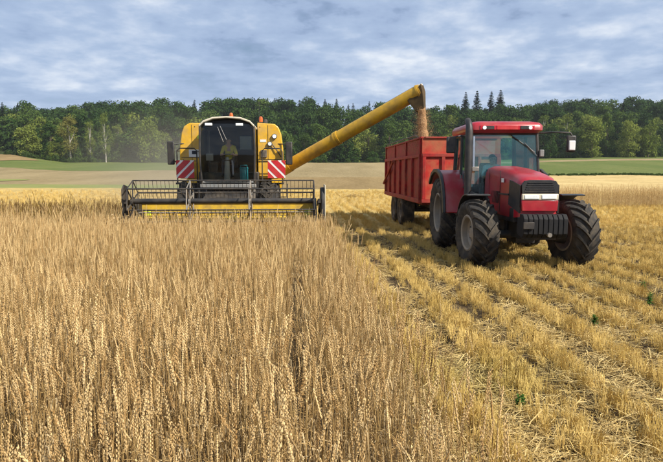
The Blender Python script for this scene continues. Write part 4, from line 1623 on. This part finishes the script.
# reel: tube, spiders, bats with tines
RX, RYc, RZc, RR = HW - .06, -.02, 1.18, .55
reel = MB().cyl((-RX, RYc, RZc), (RX, RYc, RZc), .072, n=14).build('reel_tube', 'black_plastic', hd)
tips = [R(82 + 60 * k) for k in range(6)]
for i, a in enumerate(tips):
    y, z = RYc + RR * math.cos(a), RZc + RR * math.sin(a)
    MB().cyl((-RX, y, z), (RX, y, z), .020, n=8).build('reel_bat', 'worn_steel' if i == 4 else 'dark_steel', hd)
    tn = MB()
    for k in range(44):
        x = -RX + .08 + k * (2 * RX - .16) / 43
        tn.tube([(x, y, z), (x, y + .02, z - .10), (x, y + .05, z - .20)], .006, 4)
    tag(tn.build('tine_row', 'dark_steel', hd), kind='stuff')
for x in (-RX, -.90, .70, RX):
    sp = MB()
    for i, a in enumerate(tips):
        a2 = tips[(i + 1) % 6]
        p0 = (x, RYc + RR * math.cos(a), RZc + RR * math.sin(a))
        p1 = (x, RYc + RR * math.cos(a2), RZc + RR * math.sin(a2))
        sp.tube([(x, RYc, RZc), p0], .020, 6)
        sp.tube([p0, p1], .016, 6)
    sp.cyl((x - .03, RYc, RZc), (x + .03, RYc, RZc), .12, n=12)
    sp.build('reel_spider', 'worn_steel' if abs(x) < 1 else 'dark_steel', hd)
for s in (-1, 1):
    x = s * HW
    ep = MB().prism([(-.50, .18), (.95, .18), (.98, 1.10), (.70, 1.22), (.25, 1.0), (-.35, .55), (-.95, .30), (-.95, .22)], 'yz', x - .03, x + .03)
    ep.build('end_sheet', 'dark_steel' if s < 0 else 'black_plastic', hd, bevel=.01)
    am = MB().hexa([(x - .035, RYc - .12, RZc - .06), (x + .035, RYc - .12, RZc - .06), (x + .035, .95, .98), (x - .035, .95, .98),
                    (x - .035, RYc - .12, RZc + .06), (x + .035, RYc - .12, RZc + .06), (x + .035, .95, 1.10), (x - .035, .95, 1.10)])
    am.v = [(vx + s * .09, vy, vz) for vx, vy, vz in am.v]
    am.build('reel_arm', 'dark_steel', hd)
    MB().tube([(x + s * .09, .30, .62), (x + s * .09, -.02, 1.10)], .03, 8).build('reel_ram', 'chrome', hd)
    MB().bounds(x - s * .20 - .09, x - s * .20 + .09, .80, .86, .66, .90).build('marker', 'lime', hd, bevel=.01)
    sd_ = MB().tube([(x, -.80, .26), (x, -1.15, .22), (x, -1.5, .10)], [.07, .05, .015], 8)
    sd_.build('crop_divider', 'dark_steel', hd)
# tall drive cover at the right end
MB().prism([(-.10, .45), (.85, .45), (.92, 1.15), (.70, 1.52), (.10, 1.54), (-.10, 1.2)], 'yz', HW + .135, HW + .24).build('drive_cover', 'black_plastic', hd, bevel=.03)
MB().bounds(HW + .24, HW + .262, -.02, .80, .60, 1.60).build('drive_cover_edge', 'cream', hd, bevel=.006)
MB().prism([(-.2, .45), (.30, .45), (.30, 1.56), (-.02, 1.62), (-.2, 1.5)], 'yz', -HW - .17, -HW - .135).build('reel_guard', 'dark_steel', hd, bevel=.01)

# unloading tube: from the elbow on the combine's side out over the trailer
ua = part('unloading_auger', combine)
inv = (Matrix.Translation(combine.location) @ Matrix.Rotation(C_YAW, 4, 'Z')).inverted()
tip_w = Vector((2.76, 16.75, 4.45))
pA = Vector((1.62, 1.35, 2.02))
pB = inv @ tip_w
dn = (pB - pA).normalized()
MB().tube([pA + Vector((-.25, .0, -.55)), pA + Vector((-.12, .0, -.2)), pA, pA + dn * .4], [.26, .26, .25, .235], 18).build('elbow', 'auger_yellow', ua)
MB().tube([pA + dn * .35, pA + dn * 2.4, pB], .215, 22).build('tube', 'auger_yellow', ua)
for q in (.38, 2.35, 2.45, (pB - pA).length - .08):
    MB().tube([pA + dn * (q - .03), pA + dn * (q + .03)], .235, 22).build('flange', 'auger_yellow', ua)
up = Vector((0, 0, 1))
for q in (1.1, 1.8, 3.2, 3.9):
    sv = dn.cross(up).normalized()
    MB().box(tuple(pA + dn * q - sv * .214), (.10, .03, .10)).build('bracket', 'dark_steel', ua, bevel=.005)
MB().tube([pA + dn * .5 - up * .16 - sv * .16, pA + dn * 4.2 - up * .16 - sv * .16], .014, 6).build('weld_seam', 'auger_yellow', ua)
MB().tube([pA + dn * .5 + up * .235, pA + dn * 2.3 + up * .235, pB - dn * .3 + up * .235], .016, 6).build('wiring_tube', 'black_plastic', ua)
dh = Vector((dn.x, dn.y, 0)).normalized()
sdv = dh.cross(up)
q0, q1, q2, q3 = pB - dn * .42 - up * .12, pB + dn * .04 + up * .17, pB + dh * .10 - up * .02, pB + dh * .14 - up * .54
q4 = pB - dh * .12 - up * .64


def sp_ring(p, w):
    return [p - sdv * w, p + sdv * w]


spv = []
for p, w in ((q0, .20), (q1, .19), (q2, .20), (q3, .12), (q4, .12)):
    spv += sp_ring(p, w)
# open-bottomed hood: two cheeks, back and front
MB().add(spv, [(0, 2, 4, 6, 8), (1, 9, 7, 5, 3), (0, 8, 9, 1), (2, 3, 5, 4), (4, 5, 7, 6), (0, 1, 3, 2)]).build('spout', 'spout_rubber', ua, bevel=.02)
MB().tube([pB - dn * .06 + up * .16, pB + dn * .05 + up * .13], .065, 10).build('spout_highlight', 'cream', ua)  # cream stub added as a painted highlight on top of the tube end

# falling grain: ragged stream of loose kernels round a dense core
s0 = on(combine, pB + dh * .03 - up * .50)
gm = MB()
r2 = random.Random(2)
zb = 2.62
core = []
for k in range(14):
    q = k / 13
    core.append((s0.x + .10 * q + r2.uniform(-.012, .012), s0.y + r2.uniform(-.012, .012), s0.z + (zb - s0.z) * q))
gm.tube(core, [.11 + .03 * math.sin(k * 1.7) * .4 + .06 * (k / 13) for k in range(14)], 14)
for _ in range(14000):
    q = r2.random()
    rad = (.11 + .17 * q) * abs(r2.gauss(0, .8)) + .03
    a = r2.uniform(0, 2 * PI)
    c = Vector((s0.x + .10 * q + rad * math.cos(a), s0.y + rad * math.sin(a), s0.z + (zb - s0.z) * q + r2.uniform(-.05, .05)))
    e = r2.uniform(.004, .009)
    t_ = Vector((r2.gauss(0, 1), r2.gauss(0, 1), r2.gauss(0, 1))).normalized() * e
    w_ = Vector((r2.gauss(0, 1), r2.gauss(0, 1), r2.gauss(0, 1))).normalized() * e
    gm.add([c - t_, c + w_, c + t_ * 1.6, c - w_], [(0, 1, 2), (0, 2, 3)])
go_ = gm.build('falling_grain', 'grain', None, fix=False, smooth=False)
tag(go_, 'brown stream of grain falling from the spout into the trailer', 'grain', None, 'stuff')


# ------------------------------------------------------------------ trees
def crown_tree(rs, H, Wd, leaf, base=.12, n_lobes=46, per=80, bark='bark', size=.80, round_=1.0):
    """broadleaf: trunk with limbs, crown of leaf-sized faces gathered in lobes; unit is metres. returns (trunk mesh, crown mesh)"""
    tr = MB()
    th = H * .55
    top = Vector((rs.uniform(-.3, .3), rs.uniform(-.3, .3), th))
    r0 = .018 * H
    tr.tube([(0, 0, -.3), (0, 0, H * .15), top * .6, top, top + Vector((.2, 0, H * .25))], [r0 * 1.3, r0, r0 * .8, r0 * .55, r0 * .15], 7)
    lobes = []
    for i in range(n_lobes):
        t = rs.random()
        z = H * (base + (1 - base) * (t * .92 + .04))
        q = (z / H - base) / (1 - base)
        wr = Wd / 2 * (math.sin(PI * min(1, q * .80 + .16)) ** .7) * round_
        a = rs.uniform(0, 2 * PI)
        rr_ = wr * math.sqrt(rs.uniform(.15, 1)) * .80
        lr = Wd * rs.uniform(.12, .21)
        lobes.append((Vector((rr_ * math.cos(a), rr_ * math.sin(a), z - lr * .4)), lr))
    for c, lr in lobes[:12]:
        b0 = Vector((0, 0, max(H * .15, min(th, c.z * .6))))
        tr.tube([b0, b0.lerp(c, .5) + Vector((0, 0, -.2)), c], [r0 * .4, r0 * .25, r0 * .08], 5)
    cr = MB()
    for c, lr in lobes:
        for _ in range(per):
            d = Vector((rs.gauss(0, 1), rs.gauss(0, 1), rs.gauss(0, 1) + .25)).normalized()
            p = c + Vector((d.x, d.y, d.z * .8)) * lr * rs.uniform(.55, 1.15)
            nrm = (d + Vector((rs.gauss(0, .5), rs.gauss(0, .5), rs.gauss(0, .5)))).normalized()
            u = nrm.orthogonal().normalized()
            w = nrm.cross(u)
            an = rs.uniform(0, PI)
            u, w = u * math.cos(an) + w * math.sin(an), w * math.cos(an) - u * math.sin(an)
            s = size * rs.uniform(.45, 1.1)
            cr.add([p - u * s * .5, p + w * s * .32, p + u * s * .5, p - w * s * .32], [(0, 1, 2, 3)])
    return tr.mesh('trunk', bark, fix=False), cr.mesh('crown', leaf, fix=False, smooth=False)


def conifer(rs, H, Wd, leaf='needle'):
    tr = MB().tube([(0, 0, -.3), (0, 0, H * .5), (0, 0, H)], [.02 * H, .012 * H, .01], 6)
    cr = MB()
    n = int(H * 1.7)
    for i in range(n):
        q = i / n
        z = H * (.10 + .89 * q)
        L = Wd / 2 * (1 - q) ** .85 + .15
        for k in range(15):
            a = rs.uniform(0, 2 * PI)
            o = Vector((math.cos(a), math.sin(a), 0))
            s_ = Vector((-o.y, o.x, 0))
            LL = L * rs.uniform(.6, 1.1)
            dr = -.25 - .15 * rs.random()
            p0 = Vector((0, 0, z + .1))
            for t0, t1 in ((.05, .4), (.35, .7), (.65, 1.0)):
                a_, b_ = p0 + o * LL * t0 + Vector((0, 0, LL * t0 * dr)), p0 + o * LL * t1 + Vector((0, 0, LL * t1 * dr))
                w = .42 * (1.15 - t1) * min(1.8, L) + .16
                tilt = Vector((0, 0, rs.uniform(-.25, .1)))
                cr.add([a_ - s_ * w + tilt, a_ + s_ * w - tilt * .5, b_ + s_ * w * .6 - tilt, b_ - s_ * w * .6 + tilt * .3], [(0, 1, 2, 3)])
    return tr.mesh('trunk', 'bark', fix=False), cr.mesh('crown', leaf, fix=False, smooth=False)


def joined(tc_):
    """trunk + crown as one mesh, for the uncountable wood"""
    t, c = tc_
    b = bmesh.new()
    b.from_mesh(t)
    nt_ = len(b.faces)
    b.from_mesh(c)
    me = bpy.data.meshes.new('wood_tree')
    b.faces.ensure_lookup_table()
    for f in b.faces[nt_:]:
        f.material_index = 1
    b.to_mesh(me)
    b.free()
    me.materials.append(t.materials[0])
    me.materials.append(c.materials[0])
    return me


rs = random.Random(17)
KIND = {
    'dark': [crown_tree(rs, 16, 10, 'leaf_dark', .06) for _ in range(3)],
    'mid': [crown_tree(rs, 16, 10, 'leaf_mid', .06) for _ in range(4)],
    'olive': [crown_tree(rs, 13, 10, 'leaf_olive', .04) for _ in range(3)],
    'birch': [crown_tree(rs, 15, 6.5, 'leaf_olive', .16, 40, 60, 'birch_bark', .55) for _ in range(2)],
    'yellow': [crown_tree(rs, 15, 7.5, 'leaf_yellow', .22, 44, 60, 'birch_bark', .55)],
    'conifer': [conifer(rs, 20, 9.0) for _ in range(3)],
    'bush': [crown_tree(rs, 6, 8, 'leaf_mid', .0, 30, 70, 'bark', .7) for _ in range(2)],
}
BASEH = dict(dark=16, mid=16, olive=13, birch=15, yellow=15, conifer=20, bush=6)
VAR, VIDX = [], {}
for kd, lst in KIND.items():
    VIDX[kd] = []
    for t in lst:
        VIDX[kd].append(len(VAR))
        VAR.append(joined(t))

SKY_X = [-120, 0, 60, 110, 200, 260, 330, 385, 430, 460, 505, 545, 600, 663, 780]
SKY_Y = [112, 109, 106, 101, 98, 96.5, 98.5, 102, 107, 107, 107, 100, 98, 97, 97]
P, ROT, S, IDX, TINT = [], [], [], [], []


def put(px, D, kd, h):
    x = px2x(px, D)
    P.append((x, D, float(tz(x, D)) - .2))
    ROT.append((rng.normal(0, .03), rng.normal(0, .03), rng.uniform(0, 2 * PI)))
    S.append(h / BASEH[kd])
    IDX.append(int(rng.choice(VIDX[kd])))
    TINT.append(0)


def pick(w):
    ks = list(w)
    p = np.array([w[k] for k in ks], float)
    return ks[int(rng.choice(len(ks), p=p / p.sum()))]


for D0, D1, h0, h1, stepm, w in ((176, 184, 8, 13, 6.0, dict(mid=4, dark=1.5, olive=2.5, bush=1)),
                                 (188, 196, 12, 16, 6.0, dict(mid=5, dark=3, olive=1.5, birch=.8)),
                                 (202, 212, 14, 19, 6.5, dict(mid=5, dark=3, olive=.7, conifer=.6)),
                                 (220, 232, 15, 20, 7.0, dict(mid=3, dark=6, conifer=1.0)),
                                 (172, 176, 3.5, 6, 6.0, dict(bush=1))):
    px = -130
    while px < 800:
        D = rng.uniform(D0, D1)
        if px < 28 and D < 190:
            D += 16
        put(px, D, pick(w), rng.uniform(h0, h1))
        px += stepm * F_PX / D * rng.uniform(.6, 1.3)
# skyline row: heights set by where the wood's top meets the sky
for D0, stepm in ((245, 7.0), (258, 6.5)):
    px = -130
    while px < 800:
        D = D0 + rng.uniform(-5, 5)
        yt = np.interp(px, SKY_X, SKY_Y) + rng.uniform(0, 4.0) + (2 if D0 < 250 else 0)
        x = px2x(px, D)
        h = (HORIZON - yt) / F_PX * D + CAM_H - float(tz(x, D))
        kd = 'conifer' if (255 < px < 400 and rng.random() < .55) or rng.random() < .06 else pick(dict(mid=2, dark=4))
        put(px, D, kd, max(9, h))
        px += stepm * F_PX / D * rng.uniform(.6, 1.3)
scatter('forest', VAR, P, ROT, S, IDX, TINT, 'dense green mixed wood along the far hillside', 'forest')
print('forest', len(P))


def tree(kd, i, px, D, ytop, wide, label, nm='tree', group=None):
    x = px2x(px, D)
    z = float(tz(x, D))
    h = (HORIZON - ytop) / F_PX * D + CAM_H - z
    t, c = KIND[kd][i % len(KIND[kd])]
    o = tag(link(nm, None, None, (x, D, z), (0, 0, random.uniform(0, 6))), label, 'tree', group)
    s = h / BASEH[kd]
    o.scale = (s * wide, s * wide, s)
    link('trunk', t, o)
    link('crown', c, o)
    return o


G = 'trees standing out at the edge of the wood'
tree('olive', 0, 31, 171, 125, 1.05, 'sunlit olive bushy tree jutting out at the far left wood edge', group=G)
tree('yellow', 0, 73, 170, 114, .9, 'pale yellowish birch with bare light stems in the left wood edge', 'birch_tree', G)
tree('birch', 0, 93, 171, 121, .7, 'slim birch beside the yellowish birch', 'birch_tree', G)
tree('birch', 1, 108, 170, 113, .62, 'slender birch with a white leaning trunk, left of the combine', 'birch_tree', G)
tree('olive', 1, 57, 171, 140, 1.0, 'low olive tree between the bushy tree and the yellowish birch', group=G)
tree('olive', 2, 150, 170, 115, .9, 'light grey-green tree behind the dust beside the combine mirror', group=G)
tree('mid', 1, 205, 173, 122, .9, 'green tree right behind the combine cab', group=G)
tree('mid', 0, 318, 172, 124, 1.0, 'broad green tree below the yellow unloading tube', group=G)
tree('dark', 1, 345, 172, 132, 1.0, 'dark rounded tree just left of the trailer', group=G)
tree('birch', 0, 513, 170, 118, .8, 'slim pale tree peeping over the tractor roof', 'birch_tree', G)
tree('mid', 2, 548, 170, 124, .8, 'mid green tree behind the tractor mirror arm', group=G)
tree('olive', 0, 589, 166, 120, .95, 'largest rounded sunlit tree right of the tractor mirror', group=G)
tree('mid', 3, 572, 171, 128, .75, 'darker green tree left of the largest rounded tree', group=G)
tree('olive', 1, 625, 166, 119, .82, 'rounded sunlit tree, middle one of the group at the right', group=G)
tree('olive', 2, 645, 166, 118, .72, 'rounded tree, rightmost of the sunlit group at the meadow edge', group=G)
tree('mid', 1, 603, 171, 113, .55, 'slender darker tree rising between two rounded trees', 'tree', G)
GC = 'tall conifers on the skyline above the tractor'
tree('conifer', 0, 463, 240, 93, 1.0, 'dark spruce on the skyline, leftmost of four above the tractor', 'spruce_tree', GC)
tree('conifer', 1, 474, 242, 92, 1.05, 'dark spruce on the skyline, second of four above the tractor', 'spruce_tree', GC)
tree('conifer', 2, 488, 240, 92.5, 1.0, 'dark spruce on the skyline, third of four above the tractor', 'spruce_tree', GC)
tree('conifer', 0, 497, 243, 91, 1.2, 'dark spruce on the skyline, tallest and rightmost of four above the tractor', 'spruce_tree', GC)


# rough grass along the field boundaries
P, ROT, S, IDX, TINT = [], [], [], [], []
for k0, k1, d, n_, h_ in ((.24, .75, 82, 700, .30), (-.75, .75, 169, 300, 1.6)):
    for _ in range(n_):
        k_ = rng.uniform(k0, k1)
        dd = d + (mnoise.noise((k_ * 9, d * .02, 1)) * .035 + mnoise.noise((k_ * 45, d * .05, 2)) * .012) * d + rng.normal(0, .5)
        x = k_ * dd
        P.append((x, dd, float(tz(x, dd)) - .05))
        ROT.append((0, 0, rng.uniform(0, 6)))
        S.append(h_ * rng.uniform(.5, 1.3) / 6)
        IDX.append(int(rng.choice(VIDX['bush'])))
        TINT.append(0)
scatter('verge_grass', VAR, P, ROT, S, IDX, TINT, 'rough grass along the far field boundaries', 'grass')


# ------------------------------------------------------------------ small things
def weed(px, D, h, n, label, nm='weed', dry=False):
    rs_ = random.Random(int(px * 7))
    x = px2x(px, D)
    o = thing(nm, label, 'weed', (x, D, float(tz(x, D))), rs_.uniform(0, 6))
    stm, lv = MB(), MB()
    for i in range(n):
        a = rs_.uniform(0, 2 * PI)
        top = Vector((math.cos(a) * h * .3 * rs_.random(), math.sin(a) * h * .3 * rs_.random(), h * rs_.uniform(.7, 1)))
        stm.tube([(0, 0, -.02), top * .5 + Vector((.01, 0, 0)), top], [.005, .004, .002], 5)
        for k in range(9):
            q = .15 + .85 * k / 9
            b0 = top * q
            an = rs_.uniform(0, 2 * PI)
            d = Vector((math.cos(an), math.sin(an), .5))
            L = h * .22 * (1.2 - q) + .03
            ribbon(lv, [b0, b0 + d * L * .5, b0 + d * L - Vector((0, 0, L * .4))], L * .45, Vector((-d.y, d.x, 0)))
    stm.build('stem', 'weed_leaf' if not dry else 'stem', o, fix=False)
    lv.build('leaves', 'weed_leaf' if not dry else 'dry_leaf', o, fix=False, smooth=False)


weed(601, 6.6, .16, 5, 'small green weed in the stubble below the right front wheel')
weed(656, 7.6, .22, 6, 'pale green weed tuft in the stubble at the right picture edge')
weed(528, 4.2, .14, 5, 'low green weed in the wheel track near the bottom')
weed(648, 8.6, .18, 5, 'green weed in the stubble beyond the right front tyre')
weed(108, 13.0, 1.12, 7, 'tall dry branching weed rising over the wheat beside the header', dry=True)
weed(118, 12.0, 1.05, 6, 'second dry weed over the wheat, nearest the header end', dry=True)
hs = random.Random(4)
hm = MB()
for _ in range(700):
    a, r_ = hs.uniform(0, 2 * PI), math.sqrt(hs.random())
    c = Vector((.75 * r_ * math.cos(a), .35 * r_ * math.sin(a), .26 * (1 - r_ ** 2) * hs.uniform(.3, 1)))
    d = Vector((hs.gauss(0, 1), hs.gauss(0, 1), hs.gauss(0, .35))).normalized() * hs.uniform(.08, .2)
    ribbon(hm, [c - d, c + Vector((0, 0, .02)), c + d], .02, Vector((-d.y, d.x, .05)).normalized())
ho = hm.build('straw_heap', 'litter_straw', None, fix=False, smooth=False)
ho.location = (px2x(354, 39), 39, float(tz(.9, 39)))
tag(ho, 'small heap of straw lying on the field between combine and trailer', 'straw heap')


# ------------------------------------------------------------------ dust the combine throws up behind its left flank
def volume(name, shape, dens, col, label, falloff=None, noise_scale=.35):
    m = bpy.data.materials.new(name)
    m.use_nodes = True
    n, l = m.node_tree.nodes, m.node_tree.links
    n.clear()
    o = n.new('ShaderNodeOutputMaterial')
    v = n.new('ShaderNodeVolumePrincipled')
    v.inputs['Color'].default_value = (*col, 1)
    v.inputs['Density'].default_value = dens
    v.inputs['Anisotropy'].default_value = .2
    l.new(v.outputs[0], o.inputs['Volume'])
    if falloff:
        tc = n.new('ShaderNodeTexCoord')
        gr = n.new('ShaderNodeTexGradient')
        gr.gradient_type = 'SPHERICAL'
        l.new(tc.outputs['Object'], gr.inputs[0])
        no = n.new('ShaderNodeTexNoise')
        no.inputs['Scale'].default_value = 2.2
        no.inputs['Detail'].default_value = 3
        l.new(tc.outputs['Object'], no.inputs['Vector'])
        a = n.new('ShaderNodeMath')
        a.operation = 'MULTIPLY'
        l.new(gr.outputs['Fac'], a.inputs[0])
        l.new(no.outputs['Fac'], a.inputs[1])
        b_ = n.new('ShaderNodeMath')
        b_.operation = 'MULTIPLY'
        b_.inputs[1].default_value = dens * 2
        l.new(a.outputs[0], b_.inputs[0])
        l.new(b_.outputs[0], v.inputs['Density'])
    MATS[name] = m
    ob = shape.build(name, name, None)
    tag(ob, label, None, None, 'stuff')
    return ob


du = volume('dust', MB().ball((0, 0, 0), 1.0, 20, 12), .075, (.88, .78, .60), 'pale dust hanging in the air beside the combine', True)
du.location = (-7.6, 25.5, 1.6)
du.scale = (4.6, 7.5, 3.6)


# thin summer haze between the field and the far wood
hz = volume('haze', MB().box((0, 0, 0), (8600, 4600, 72)), .00020, (.86, .90, .96), 'thin bluish summer haze over the fields')
hz.location = (0, 1790, 32)
